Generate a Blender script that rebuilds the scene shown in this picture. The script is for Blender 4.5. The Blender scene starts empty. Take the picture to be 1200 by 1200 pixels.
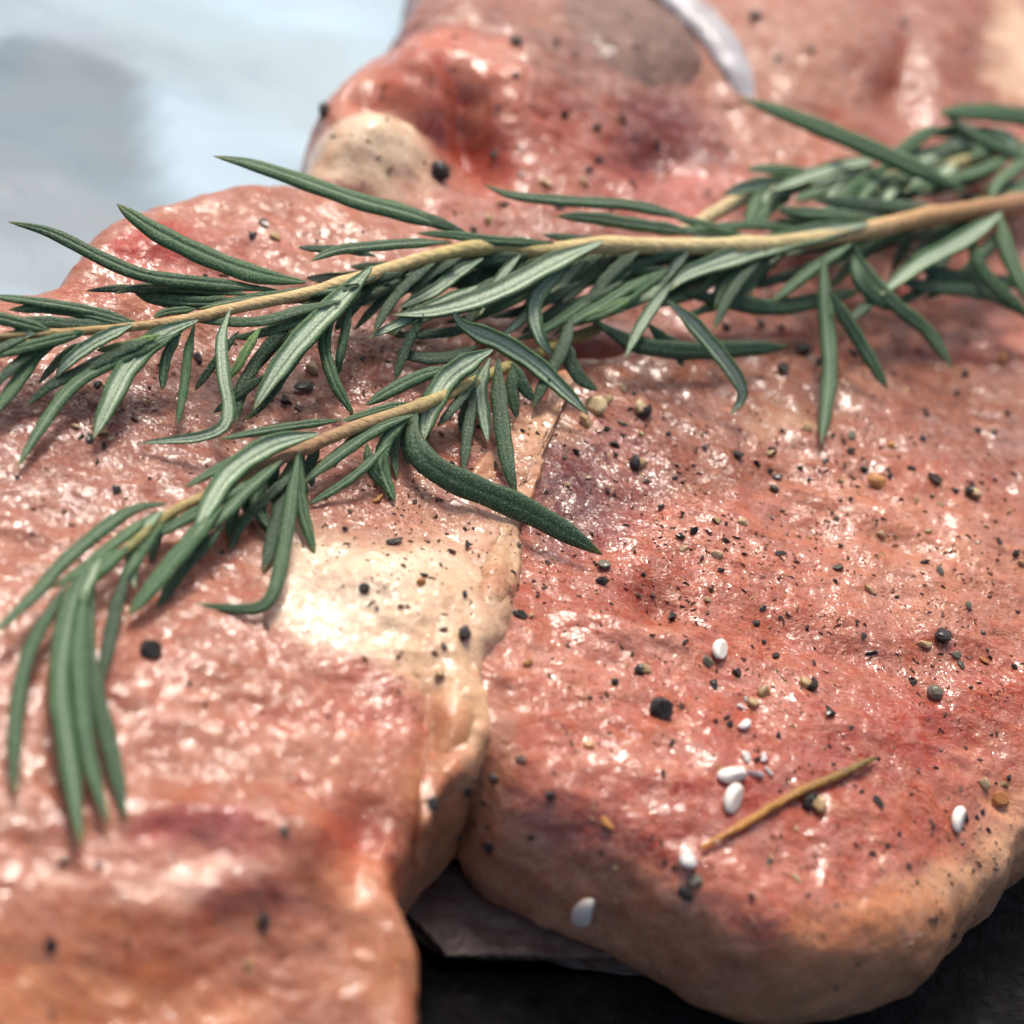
import bpy, math, random
import numpy as np
from mathutils import Vector, Matrix, Quaternion

random.seed(7); RNG = np.random.default_rng(11)
S = bpy.context.scene
COL = S.collection
# one Blender unit is one centimetre
S.unit_settings.system = 'METRIC'; S.unit_settings.scale_length = 0.01

# ------------------------------------------------------------------ camera
ELEV, ROLL, DIST, LENS = math.radians(43), math.radians(16), 22.0, 70.0
TARGET = np.array([0.0, 0.0, 2.0])
fwd = np.array([0.0, math.cos(ELEV), -math.sin(ELEV)])
r0 = np.array([1.0, 0.0, 0.0]); u0 = np.cross(r0, fwd)
right = r0 * math.cos(ROLL) + u0 * math.sin(ROLL)
up = np.cross(right, fwd)
CAM = TARGET - fwd * DIST
cam = bpy.data.objects.new('camera', bpy.data.cameras.new('camera'))
COL.objects.link(cam); S.camera = cam
m = Matrix.Identity(4)
for i in range(3):
    m[i][0], m[i][1], m[i][2], m[i][3] = right[i], up[i], -fwd[i], CAM[i]
cam.matrix_world = m
cam.data.lens = LENS; cam.data.sensor_width = 36; cam.data.clip_end = 2000; cam.data.clip_start = 0.5
cam.data.dof.use_dof = True; cam.data.dof.focus_distance = DIST + 0.05; cam.data.dof.aperture_fstop = 0.145
cam.data.dof.aperture_blades = 0
K = 36.0 / LENS / 1200.0

def ray(x, y):
    d = right * ((x - 600) * K) - up * ((y - 600) * K) + fwd
    return d
def project(P):
    q = P - CAM
    z = q @ fwd
    return 600 + (q @ right) / z / K, 600 - (q @ up) / z / K

# ------------------------------------------------------------------ world and sun
SUN_EL, SUN_AZ = math.radians(54), math.radians(-16)   # behind the meat, a little to the left
w = bpy.data.worlds.new('World'); S.world = w; w.use_nodes = True
nt = w.node_tree; nt.nodes.clear()
sky = nt.nodes.new('ShaderNodeTexSky'); sky.sky_type = 'NISHITA'; sky.sun_disc = False
sky.sun_elevation = SUN_EL; sky.sun_rotation = SUN_AZ
sky.air_density = 1.0; sky.dust_density = 6.0; sky.ozone_density = 0.6
bg = nt.nodes.new('ShaderNodeBackground'); bg.inputs['Strength'].default_value = 0.15
wo = nt.nodes.new('ShaderNodeOutputWorld')
nt.links.new(sky.outputs[0], bg.inputs[0]); nt.links.new(bg.outputs[0], wo.inputs[0])
sl = bpy.data.lights.new('sun', 'SUN'); sl.energy = 2.7; sl.angle = math.radians(13); sl.color = (1.0, 0.93, 0.84)
so = bpy.data.objects.new('sun', sl); COL.objects.link(so)
sdir = Vector((math.sin(SUN_AZ) * math.cos(SUN_EL), math.cos(SUN_AZ) * math.cos(SUN_EL), math.sin(SUN_EL)))
so.rotation_euler = sdir.to_track_quat('Z', 'Y').to_euler()
S.view_settings.view_transform = 'Standard'; S.view_settings.look = 'None'
S.view_settings.exposure = 0.02; S.view_settings.gamma = 1.0
S.cycles.max_bounces = 5; S.cycles.use_adaptive_sampling = True; S.cycles.adaptive_threshold = 0.03; S.cycles.use_denoising = True
S.render.film_transparent = False

# ------------------------------------------------------------------ helpers
def lin(c):
    c = np.asarray(c, float) / 255.0
    return np.where(c <= 0.04045, c / 12.92, ((c + 0.055) / 1.055) ** 2.4)
def L4(r, g, b, k=1.0):
    v = lin((r, g, b)) * k
    return (float(v[0]), float(v[1]), float(v[2]), 1.0)

def sstep(a, b, x):
    t = np.clip((x - a) / (b - a), 0, 1)
    return t * t * (3 - 2 * t)

TAB = RNG.random(4096)
def vnoise(P, seed=0):
    """smooth value noise in [-1,1] for an (n,3) array"""
    P = np.asarray(P, float)
    i = np.floor(P).astype(np.int64); f = P - i
    f = f * f * f * (f * (f * 6 - 15) + 10)
    out = np.zeros(len(P))
    for dx in (0, 1):
        for dy in (0, 1):
            for dz in (0, 1):
                h = ((i[:, 0] + dx) * 73856093) ^ ((i[:, 1] + dy) * 19349663) ^ ((i[:, 2] + dz) * 83492791) ^ (seed * 2654435)
                h = (h ^ (h >> 13)) * 1274126177
                h = (h ^ (h >> 11)) & 4095
                wgt = (f[:, 0] if dx else 1 - f[:, 0]) * (f[:, 1] if dy else 1 - f[:, 1]) * (f[:, 2] if dz else 1 - f[:, 2])
                out += TAB[h] * wgt
    return out * 2 - 1
def fbm(P, octv=3, seed=0, gain=0.5):
    s = np.zeros(len(P)); a = 1.0; t = 0.0; P = np.array(P, float)
    for k in range(octv):
        s += a * vnoise(P, seed + k * 17); t += a; a *= gain; P = P * 2.03 + 5.3
    return s / t

def tag(o, label=None, cat=None, group=None, kind=None):
    if label: o['label'] = label
    if cat: o['category'] = cat
    if group: o['group'] = group
    if kind: o['kind'] = kind
    return o
def empty(name, loc, label, cat, group=None):
    o = bpy.data.objects.new(name, None); COL.objects.link(o); o.location = loc
    o.empty_display_size = 0.5
    return tag(o, label, cat, group)
def mesh_np(name, V, F, smooth=True, attrs=None):
    me = bpy.data.meshes.new(name)
    V = np.asarray(V, np.float32); F = np.asarray(F, np.int32)
    k = F.shape[1]
    me.vertices.add(len(V)); me.vertices.foreach_set('co', V.ravel())
    me.loops.add(F.size); me.loops.foreach_set('vertex_index', F.ravel())
    me.polygons.add(len(F)); me.polygons.foreach_set('loop_start', np.arange(0, F.size, k, dtype=np.int32))
    me.polygons.foreach_set('loop_total', np.full(len(F), k, np.int32))
    me.polygons.foreach_set('use_smooth', np.full(len(F), smooth, bool))
    me.update(calc_edges=True)
    for an, av in (attrs or {}).items():
        a = me.attributes.new(an, 'FLOAT_COLOR', 'POINT')
        a.data.foreach_set('color', np.asarray(av, np.float32).ravel())
    return me
def obj(name, me, mat, parent=None, loc=None):
    o = bpy.data.objects.new(name, me); COL.objects.link(o)
    if mat and not me.materials: me.materials.append(mat)
    if parent: o.parent = parent
    if loc is not None:
        p = Vector(parent.location) if parent else Vector((0, 0, 0))
        o.location = Vector(loc) - p
    return o

# ------------------------------------------------------------------ node helper
class NT:
    def __init__(s, name):
        s.m = bpy.data.materials.new(name); s.m.use_nodes = True
        s.t = s.m.node_tree; s.t.nodes.clear()
        s.out = s.t.nodes.new('ShaderNodeOutputMaterial')
        s.b = s.t.nodes.new('ShaderNodeBsdfPrincipled'); s.t.links.new(s.b.outputs[0], s.out.inputs[0])
    def n(s, typ, **kw):
        nd = s.t.nodes.new(typ)
        for k, v in kw.items():
            if k.startswith('i_'):
                key = k[2:]; key = int(key) if key.isdigit() else key.replace('_', ' ')
                if isinstance(v, bpy.types.NodeSocket): s.t.links.new(v, nd.inputs[key])
                else: nd.inputs[key].default_value = v
            else: setattr(nd, k, v)
        return nd
    def coords(s, scale=(1, 1, 1), rot=(0, 0, 0)):
        tc = s.n('ShaderNodeTexCoord')
        mp = s.n('ShaderNodeMapping'); s.t.links.new(tc.outputs['Object'], mp.inputs['Vector'])
        mp.inputs['Scale'].default_value = scale; mp.inputs['Rotation'].default_value = rot
        return mp.outputs[0]
    def noise(s, vec, scale, detail=2, rough=0.5, dist=0.0):
        return s.n('ShaderNodeTexNoise', i_Vector=vec, i_Scale=scale, i_Detail=detail, i_Roughness=rough, i_Distortion=dist).outputs['Fac']
    def ramp(s, fac, stops, interp='LINEAR'):
        r = s.n('ShaderNodeValToRGB'); s.t.links.new(fac, r.inputs[0]); r.color_ramp.interpolation = interp
        e = r.color_ramp.elements
        while len(e) < len(stops): e.new(0.5)
        for k, (p, c) in enumerate(stops):
            e[k].position = p; e[k].color = c if not isinstance(c, (int, float)) else (c, c, c, 1)
        return r.outputs[0]
    def math(s, op, a, b=0.0, clamp=False):
        return s.n('ShaderNodeMath', operation=op, use_clamp=clamp, i_0=a, i_1=b).outputs[0]
    def mix(s, fac, a, b, mode='MIX'):
        nd = s.n('ShaderNodeMix', data_type='RGBA', blend_type=mode)
        for idx, v in ((0, fac), (6, a), (7, b)):
            if isinstance(v, bpy.types.NodeSocket): s.t.links.new(v, nd.inputs[idx])
            else: nd.inputs[idx].default_value = v
        return nd.outputs[2]
    def bump(s, h, strength, dist, normal=None):
        nd = s.n('ShaderNodeBump', i_Strength=strength, i_Distance=dist, i_Height=h)
        if normal is not None: s.t.links.new(normal, nd.inputs['Normal'])
        return nd.outputs[0]
    def set(s, **kw):
        for k, v in kw.items():
            key = k.replace('_', ' ')
            if isinstance(v, bpy.types.NodeSocket): s.t.links.new(v, s.b.inputs[key])
            else: s.b.inputs[key].default_value = v

# ------------------------------------------------------------------ materials
def meat_material(name, fibre_rot, fibre=1.0, wet=1.0):
    a = NT(name)
    col = a.n('ShaderNodeAttribute', attribute_name='tone').outputs['Color']
    msk = a.n('ShaderNodeAttribute', attribute_name='mask')     # r fat, g glitter, b blood
    sep = a.n('ShaderNodeSeparateColor', i_0=msk.outputs['Color'])
    fat, glit = sep.outputs[0], sep.outputs[1]
    lean = a.math('SUBTRACT', 1.0, fat)
    v0 = a.coords()
    wn = a.n('ShaderNodeTexNoise', i_Vector=v0, i_Scale=0.8, i_Detail=3.0)
    wv = a.n('ShaderNodeVectorMath', operation='MULTIPLY_ADD', i_0=wn.outputs['Color'], i_1=(1.1, 1.1, 1.1), i_2=v0).outputs[0]
    v = v0
    mp = a.n('ShaderNodeMapping'); a.t.links.new(wv, mp.inputs['Vector']); mp.inputs['Scale'].default_value = (1.0, 2.6, 1.0); mp.inputs['Rotation'].default_value = (0, 0, fibre_rot)
    vf = mp.outputs[0]
    # broad mottling of the meat
    n1 = a.noise(v, 1.3, 5, 0.6, 0.8)
    c = a.mix(a.ramp(n1, [(0.3, 0.0), (0.7, 1.0)]), a.mix(1.0, col, (0.84, 0.74, 0.70, 1), 'MULTIPLY'), a.mix(1.0, col, (1.16, 1.18, 1.18, 1), 'MULTIPLY'))
    # blood-red patches where the meat is thin
    n2 = a.noise(v, 2.6, 4, 0.65, 1.4)
    f2 = a.math('MULTIPLY', a.ramp(n2, [(0.50, 0.0), (0.66, 0.6)]), lean)
    c = a.mix(f2, c, a.mix(1.0, c, (0.95, 0.50, 0.42, 1), 'MULTIPLY'))
    c = a.mix(a.math('MULTIPLY', a.ramp(a.noise(v, 1.1, 5, 0.65, 1.0), [(0.46, 0.0), (0.62, 0.28)]), lean), c, L4(176, 126, 110))  # pale pink sheen in random patches, put into the colour
    # pale connective threads
    n3 = a.noise(vf, 3.0, 5, 0.62, 1.2)
    th = a.ramp(n3, [(0.465, 0.0), (0.5, 1.0), (0.535, 0.0)])
    f3 = a.math('MULTIPLY', th, a.math('MULTIPLY', a.ramp(a.noise(v, 1.7, 2), [(0.40, 0.0), (0.62, 0.65 * fibre)]), lean))
    c = a.mix(f3, c, L4(212, 158, 130))
    n4 = a.noise(vf, 9.0, 5, 0.65, 0.8)
    c = a.mix(a.ramp(n4, [(0.40, 0.0), (0.62, 0.55 * fibre)]), c, a.mix(1.0, c, (1.22, 1.22, 1.22, 1), 'MULTIPLY'))
    n6 = a.ramp(a.noise(vf, 6.5, 6, 0.68, 1.6), [(0.475, 0.0), (0.5, 1.0), (0.525, 0.0)])
    c = a.mix(a.math('MULTIPLY', n6, a.math('MULTIPLY', lean, 0.38 * fibre)), c, L4(228, 180, 156))
    n5 = a.noise(v, 20.0, 4, 0.65)
    c = a.mix(a.ramp(n5, [(0.40, 0.5), (0.52, 0.0)]), c, a.mix(1.0, c, (0.72, 0.6, 0.56, 1), 'MULTIPLY'))
    # pepper dust
    dust = a.ramp(a.noise(v, 24.0, 2, 0.5), [(0.69, 0.0), (0.72, 1.0)])
    dens = a.ramp(a.noise(v, 0.9, 2), [(0.4, 0.1), (0.62, 1.0)])
    c = a.mix(a.math('MULTIPLY', a.math('MULTIPLY', dust, dens), glit), c, (0.03, 0.016, 0.012, 1))
    # relief: fibre bundles, grain and the wet film's own ripples
    hb = a.math('MULTIPLY', a.noise(vf, 3.6, 5, 0.6, 0.5), a.math('ADD', a.math('MULTIPLY', lean, 0.8), 0.2))
    b1 = a.bump(hb, 0.7, 0.05 * fibre)
    b2 = a.bump(a.noise(v, 9.0, 5, 0.62, 0.5), a.math('ADD', 0.35, a.math('MULTIPLY', glit, 0.55)), 0.035, b1)
    b3 = a.bump(a.noise(v, 26.0, 3, 0.6, 1.0), a.math('ADD', 0.12, a.math('MULTIPLY', glit, 0.5)), 0.010, b2)
    vor = a.n('ShaderNodeTexVoronoi', i_Vector=v, i_Scale=13.0, i_Randomness=1.0, feature='SMOOTH_F1').outputs['Distance']
    c1 = a.bump(a.noise(vf, 3.4, 3, 0.5, 0.6), 0.8, 0.026)
    c2 = a.bump(a.noise(v, 12.0, 2, 0.45, 1.2), a.math('ADD', 0.25, a.math('MULTIPLY', glit, 0.7)), 0.020, c1)
    bc = a.bump(vor, a.math('MULTIPLY', glit, 0.7), 0.016, c2)
    rough = a.math('ADD', 0.42, a.math('MULTIPLY', a.noise(v, 5.0, 3), -0.12))
    wetf = a.math('MULTIPLY', a.ramp(a.noise(v, 3.2, 4, 0.65, 0.7), [(0.41, 0.12), (0.60, 0.95)]), wet)
    a.set(Base_Color=c, Roughness=rough, Normal=b3, Coat_Weight=wetf, Coat_Roughness=0.055, Coat_Normal=bc, Coat_IOR=1.62,
          Subsurface_Weight=0.28, Subsurface_Scale=0.22)
    a.b.inputs['Subsurface Radius'].default_value = (1.0, 0.38, 0.25)
    a.b.inputs['Specular IOR Level'].default_value = 0.15
    return a.m

M = {}
M['loin'] = meat_material('loin_meat', math.radians(-20), 1.0, 1.0)
M['shoulder'] = meat_material('shoulder_meat', math.radians(12), 0.9, 0.75)
M['rib'] = meat_material('rib_meat', math.radians(60), 0.8, 0.9)

def leaf_material():
    a = NT('rosemary_leaf')
    at = a.n('ShaderNodeAttribute', attribute_name='leafmap')
    sp = a.n('ShaderNodeSeparateColor', i_0=at.outputs['Color'])
    pale, along, tone = sp.outputs
    v = a.coords()
    rnd = a.n('ShaderNodeObjectInfo').outputs['Random']
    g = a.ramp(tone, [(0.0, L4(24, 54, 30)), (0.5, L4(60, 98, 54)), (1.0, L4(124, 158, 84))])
    g = a.mix(a.ramp(a.noise(v, 3.0, 3), [(0.3, 0.0), (0.7, 0.5)]), g, a.mix(1.0, g, (1.5, 1.38, 1.25, 1), 'MULTIPLY'))
    g = a.mix(a.ramp(rnd, [(0.0, 0.0), (1.0, 0.45)]), g, a.mix(1.0, g, (0.72, 0.82, 0.88, 1), 'MULTIPLY'))
    speck = a.ramp(a.noise(v, 42.0, 2, 0.6), [(0.35, 0.5), (0.6, 1.0)])
    c = a.mix(a.math('MULTIPLY', pale, speck), g, L4(196, 212, 184))
    # short white hairs over the whole leaf
    hair = a.ramp(a.noise(v, 60.0, 2, 0.7), [(0.54, 0.0), (0.68, 0.5)])
    c = a.mix(hair, c, L4(165, 188, 160))
    pit = a.ramp(a.noise(v, 34.0, 2, 0.6), [(0.30, 0.55), (0.45, 0.0)])
    c = a.mix(pit, c, a.mix(1.0, c, (0.4, 0.45, 0.45, 1), 'MULTIPLY'))
    c = a.mix(a.ramp(along, [(0.93, 0.0), (1.0, 0.75)]), c, L4(112, 112, 48))
    h = a.noise(v, 30.0, 4, 0.65)
    b = a.bump(h, 0.7, 0.02)
    b = a.bump(a.noise(v, 70.0, 2, 0.6), 0.5, 0.008, b)
    a.set(Base_Color=c, Roughness=0.5, Normal=b, Sheen_Weight=0.04, Sheen_Roughness=0.4, Subsurface_Weight=0.06, Subsurface_Scale=0.05)
    a.b.inputs['Sheen Tint'].default_value = (0.8, 1.0, 0.85, 1)
    a.b.inputs['Specular IOR Level'].default_value = 0.4
    return a.m
M['leaf'] = leaf_material()

def stem_material():
    a = NT('rosemary_stem')
    at = a.n('ShaderNodeAttribute', attribute_name='stemcol').outputs['Color']
    v = a.coords(scale=(1, 1, 1)); vs = a.coords(scale=(1.2, 6, 6))
    n = a.noise(vs, 3.0, 5, 0.65, 0.4)
    c = a.mix(a.ramp(n, [(0.3, 0.0), (0.7, 1.0)]), a.mix(1.0, at, (0.62, 0.56, 0.48, 1), 'MULTIPLY'), a.mix(1.0, at, (1.15, 1.12, 1.05, 1), 'MULTIPLY'))
    c = a.mix(a.ramp(a.noise(v, 45, 2), [(0.6, 0.0), (0.75, 0.35)]), c, L4(235, 225, 195))
    b = a.bump(n, 0.8, 0.05); b = a.bump(a.noise(v, 35, 3), 0.5, 0.015, b)
    a.set(Base_Color=c, Roughness=0.6, Normal=b, Subsurface_Weight=0.1, Subsurface_Scale=0.05)
    return a.m
M['stem'] = stem_material()

def grain_material(name, stops, rough, scale=14, coat=0.4, sss=0.0, bumpd=0.03):
    a = NT(name)
    v = a.coords(); rnd = a.n('ShaderNodeObjectInfo').outputs['Random']
    n = a.noise(v, scale, 4, 0.65, 0.6)
    f = a.math('ADD', a.math('MULTIPLY', n, 0.8), a.math('MULTIPLY', rnd, 0.25))
    c = a.ramp(f, stops)
    b = a.bump(a.noise(v, scale * 1.6, 4, 0.65), 0.8, bumpd)
    a.set(Base_Color=c, Roughness=rough, Normal=b, Coat_Weight=coat, Coat_Roughness=0.15, Subsurface_Weight=sss, Subsurface_Scale=0.05)
    return a.m
M['black'] = grain_material('black_pepper', [(0.25, (0.004, 0.004, 0.005, 1)), (0.55, (0.018, 0.014, 0.013, 1)), (0.85, (0.075, 0.055, 0.045, 1))], 0.4)
M['brown'] = grain_material('brown_pepper', [(0.25, (0.03, 0.014, 0.009, 1)), (0.55, (0.08, 0.035, 0.022, 1)), (0.85, (0.2, 0.1, 0.055, 1))], 0.45)
M['dust'] = grain_material('pepper_dust', [(0.42, (0.010, 0.007, 0.006, 1)), (0.52, (0.03, 0.016, 0.011, 1)), (0.62, (0.12, 0.055, 0.035, 1))], 0.45, scale=6)
M['cream'] = grain_material('pepper_kernel', [(0.25, L4(150, 112, 66)), (0.5, L4(212, 180, 128)), (0.85, L4(238, 220, 180))], 0.5, sss=0.15)
M['amber'] = grain_material('amber_kernel', [(0.25, L4(150, 80, 30)), (0.5, L4(205, 135, 68)), (0.85, L4(230, 180, 110))], 0.4, sss=0.15)
M['white'] = grain_material('white_seed', [(0.2, L4(215, 205, 190)), (0.6, L4(238, 232, 222))], 0.4, sss=0.2, bumpd=0.008)
M['salt'] = grain_material('salt_crystal', [(0.2, L4(205, 195, 188)), (0.6, L4(238, 234, 230))], 0.25, coat=0.8, sss=0.3, bumpd=0.02)
M['grey'] = grain_material('grey_pepper', [(0.25, L4(45, 45, 40)), (0.5, L4(95, 92, 78)), (0.85, L4(170, 162, 135))], 0.4)

def needle_material():
    a = NT('dried_needle')
    at = a.n('ShaderNodeAttribute', attribute_name='stemcol').outputs['Color']
    n = a.noise(a.coords(), 12, 4, 0.6)
    c = a.mix(a.ramp(n, [(0.3, 0.0), (0.7, 1.0)]), a.mix(1.0, at, (0.6, 0.52, 0.45, 1), 'MULTIPLY'), a.mix(1.0, at, (1.15, 1.1, 1.0, 1), 'MULTIPLY'))
    a.set(Base_Color=c, Roughness=0.45, Coat_Weight=0.2, Normal=a.bump(n, 0.9, 0.05))
    return a.m
M['needle'] = needle_material()

a = NT('dark_roasting_tray')
v = a.coords()
n = a.noise(v, 1.6, 6, 0.65, 0.6)
a.set(Base_Color=a.ramp(n, [(0.35, (0.0035, 0.003, 0.003, 1)), (0.6, (0.010, 0.007, 0.006, 1)), (0.8, (0.045, 0.027, 0.018, 1))]),
      Roughness=a.ramp(a.noise(v, 3.0, 4), [(0.35, 0.3), (0.6, 0.8)]), Normal=a.bump(a.noise(v, 3.5, 6, 0.65, 0.6), 1.0, 0.25))
a.b.inputs['Specular IOR Level'].default_value = 0.25
M['tray'] = a.m

a = NT('pale_foil')
v = a.coords()
at = a.n('ShaderNodeAttribute', attribute_name='tone').outputs['Color']
n = a.noise(v, 0.35, 5, 0.6, 0.6)
c = a.mix(a.ramp(n, [(0.3, 0.0), (0.65, 1.0)]), a.mix(1.0, at, (0.90, 0.92, 0.93, 1), 'MULTIPLY'), at)
b = a.bump(a.noise(v, 0.9, 5, 0.6, 0.4), 0.4, 0.16)
a.set(Base_Color=c, Roughness=0.6, Normal=b)
M['foil'] = a.m

a = NT('bone')
v = a.coords()
n = a.noise(v, 3.0, 5, 0.65, 0.5)
a.set(Base_Color=a.ramp(n, [(0.3, L4(88, 56, 46)), (0.5, L4(128, 92, 78)), (0.75, L4(160, 122, 106))]), Roughness=0.4,
      Normal=a.bump(a.noise(v, 7, 5, 0.65), 0.9, 0.1), Subsurface_Weight=0.2, Subsurface_Scale=0.15, Coat_Weight=0.1)
M['bone'] = a.m
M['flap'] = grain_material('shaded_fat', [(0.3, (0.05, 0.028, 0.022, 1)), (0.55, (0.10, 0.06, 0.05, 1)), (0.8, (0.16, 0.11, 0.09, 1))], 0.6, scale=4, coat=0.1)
a = NT('cartilage')
v = a.coords()
a.set(Base_Color=a.ramp(a.noise(v, 2.0, 3), [(0.3, L4(150, 146, 150)), (0.7, L4(190, 190, 196))]), Roughness=0.5, Coat_Weight=0.1,
      Normal=a.bump(a.noise(v, 5, 3), 0.4, 0.05), Subsurface_Weight=0.3, Subsurface_Scale=0.2)
M['cartilage'] = a.m

# ------------------------------------------------------------------ the top surface of the chop
def Hs(x, y):
    """smooth height of the chop's cut face, in cm above the tray"""
    return 2.0 - 0.055 * x - 0.012 * np.maximum(y - 3, 0) ** 1.5 * 0.4 + 0 * y
def P(x, y, h=0.0):
    """the point h above the smooth cut face that the photograph shows at x, y"""
    d = ray(x, y)
    t = (2.0 + h - CAM[2]) / d[2]
    for _ in range(12):
        q = CAM + d * t
        t = (float(Hs(q[0], q[1])) + h - CAM[2]) / d[2]
    return CAM + d * t
def Pz(x, y, z):
    d = ray(x, y); return CAM + d * ((z - CAM[2]) / d[2])

def catmull(pts, n, closed=False):
    pts = np.array(pts, float); N = len(pts)
    out = []
    segs = N if closed else N - 1
    for i in range(segs):
        if closed: p0, p1, p2, p3 = pts[i - 1], pts[i], pts[(i + 1) % N], pts[(i + 2) % N]
        else: p0, p1, p2, p3 = pts[max(i - 1, 0)], pts[i], pts[i + 1], pts[min(i + 2, N - 1)]
        t = np.linspace(0, 1, 24, endpoint=False)[:, None]
        out.append(0.5 * ((2 * p1) + (-p0 + p2) * t + (2 * p0 - 5 * p1 + 4 * p2 - p3) * t ** 2 + (-p0 + 3 * p1 - 3 * p2 + p3) * t ** 3))
    out = np.vstack(out + ([out[0][:1]] if closed else [pts[-1:]]))
    s = np.concatenate([[0], np.cumsum(np.linalg.norm(np.diff(out, axis=0), axis=1))])
    u = np.linspace(0, s[-1], n, endpoint=not closed)
    return np.stack([np.interp(u, s, out[:, k]) for k in range(out.shape[1])], 1)

def lobe(name, outline, centre, R, bumps, tone_fn, mat, parent, na, nr, noise_amp, seed, nside=70, p=2.5, zlow=0.0, thick=None, lift=0.0, edge=0.12):
    """a closed slab of meat: cut face, rounded side, flat underside; outline = (px, py, z)"""
    B = catmull([Pz(*q)[:2] for q in outline], na, True)
    B3 = np.column_stack([B, np.zeros(na)])
    B += np.column_stack([fbm(B3 * 1.3, 3, seed + 80), fbm(B3 * 1.3 + 5, 3, seed + 81)]) * edge
    C = P(*centre)[:2]
    dv = B - C; rad = np.linalg.norm(dv, axis=1); dirn = dv / rad[:, None]
    # samples along the section: s in [0,1) cut face, then the side by angle
    rows = []
    Rv = np.minimum(R, rad * 0.6)
    for k in range(nr):
        f = (k / (nr - 1))
        rr = (rad - Rv) * f
        rows.append((rr, np.ones(na)))
    for k in range(1, nside):
        ph = math.pi / 2 - math.pi * k / nside
        cx = abs(math.cos(ph)) ** (2 / p); sz = math.copysign(abs(math.sin(ph)) ** (2 / p), ph)
        rows.append((rad - Rv + Rv * cx, np.full(na, sz)))
    for k in range(6):
        rows.append(((rad - Rv) * (1 - k / 5) * 1.0, np.full(na, -1.0)))
    V = []; SZ = []
    for rr, sz in rows:
        XY = C + dirn * rr[:, None]
        V.append(np.column_stack([XY, sz])); SZ.append(sz)
    V = np.array(V).reshape(-1, 3); sz = V[:, 2].copy()
    x, y = V[:, 0], V[:, 1]
    H = Hs(x, y) if thick is None else thick + 0 * x
    top = H + lift
    u, v_ = project(np.column_stack([x, y, H]))
    for (bx, by, rx, ry, ang, amp) in bumps:
        ca, sa = math.cos(math.radians(ang)), math.sin(math.radians(ang))
        du = (u - bx); dvv = (v_ - by)
        e = ((du * ca + dvv * sa) / rx) ** 2 + ((-du * sa + dvv * ca) / ry) ** 2
        top += amp * np.exp(-e)
    mid = zlow + (top - zlow) * 0.5
    V[:, 2] = mid + (top - zlow) * 0.5 * sz
    depth = top - V[:, 2]
    nrow = len(rows)
    idx = np.arange(nrow * na).reshape(nrow, na)
    a0 = idx[:-1]; a1 = idx[1:]
    F = np.stack([a0, np.roll(a0, -1, 1), np.roll(a1, -1, 1), a1], -1).reshape(-1, 4)[:, ::-1]
    me = mesh_np(name, V, F)
    N = np.zeros(len(V) * 3, np.float32); me.vertices.foreach_get('normal', N); N = N.reshape(-1, 3)
    if N[na * 3 + 5, 2] < 0:
        F = F[:, ::-1]; N = -N
    upw = sstep(-0.9, -0.2, sz)
    d = noise_amp * (0.55 * fbm(V * 0.55, 3, seed) + 0.30 * fbm(V * 1.7, 3, seed + 5) + 0.12 * fbm(V * 4.5, 2, seed + 9))
    rid = 1 - np.abs(fbm(V * np.array([0.9, 1.8, 1.2]), 3, seed + 31)) * 2
    d += noise_amp * 0.25 * rid
    d += noise_amp * 0.045 * fbm(V * 12, 2, seed + 15)
    centre_damp = sstep(0, 0.06, np.repeat(np.linspace(0, 1, nrow), na))
    V2 = V + N * (d * upw)[:, None]
    V2[:, 2] = np.maximum(V2[:, 2], 0.004)
    warp = fbm(V * 0.9, 4, seed + 40) * 48, fbm(V * 0.9 + 9, 4, seed + 50) * 38
    warp2 = fbm(V * 4.0, 3, seed + 60) * 12, fbm(V * 4.0 + 9, 3, seed + 70) * 10
    tone, mask = tone_fn(u + warp[0] + warp2[0], v_ + warp[1] + warp2[1], depth, V, u, v_)
    me = mesh_np(name, V2, F, True, {'tone': np.column_stack([tone, np.ones(len(V))]), 'mask': np.column_stack([mask, np.ones(len(V))])})
    return obj(name, me, mat, parent)

ALB = np.array([0.62, 0.48, 0.40]); ALBF = np.array([0.80, 0.79, 0.76])
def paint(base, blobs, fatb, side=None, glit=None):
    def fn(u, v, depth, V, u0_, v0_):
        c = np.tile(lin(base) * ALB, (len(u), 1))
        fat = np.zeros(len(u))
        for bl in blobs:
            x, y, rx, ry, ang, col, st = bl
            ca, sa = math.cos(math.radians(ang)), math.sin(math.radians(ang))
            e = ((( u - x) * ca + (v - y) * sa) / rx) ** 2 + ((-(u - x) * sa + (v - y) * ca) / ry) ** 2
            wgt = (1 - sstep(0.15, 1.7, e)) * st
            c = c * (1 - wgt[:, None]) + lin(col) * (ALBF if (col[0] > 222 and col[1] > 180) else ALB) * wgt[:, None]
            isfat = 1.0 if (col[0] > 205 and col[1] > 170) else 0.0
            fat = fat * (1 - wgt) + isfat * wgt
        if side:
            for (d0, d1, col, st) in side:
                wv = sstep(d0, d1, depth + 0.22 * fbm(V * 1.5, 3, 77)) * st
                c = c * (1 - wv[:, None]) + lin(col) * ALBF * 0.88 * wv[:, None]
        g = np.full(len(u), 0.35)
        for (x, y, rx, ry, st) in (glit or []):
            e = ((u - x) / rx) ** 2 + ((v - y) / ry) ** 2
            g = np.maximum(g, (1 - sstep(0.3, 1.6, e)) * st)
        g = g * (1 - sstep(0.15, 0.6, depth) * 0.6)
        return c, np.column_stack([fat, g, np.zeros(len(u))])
    return fn

chop = empty('pork_chop', (0, 0, 0), 'seasoned raw pink pork chop with cream fat seam, lying under the rosemary', 'pork chop')

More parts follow.
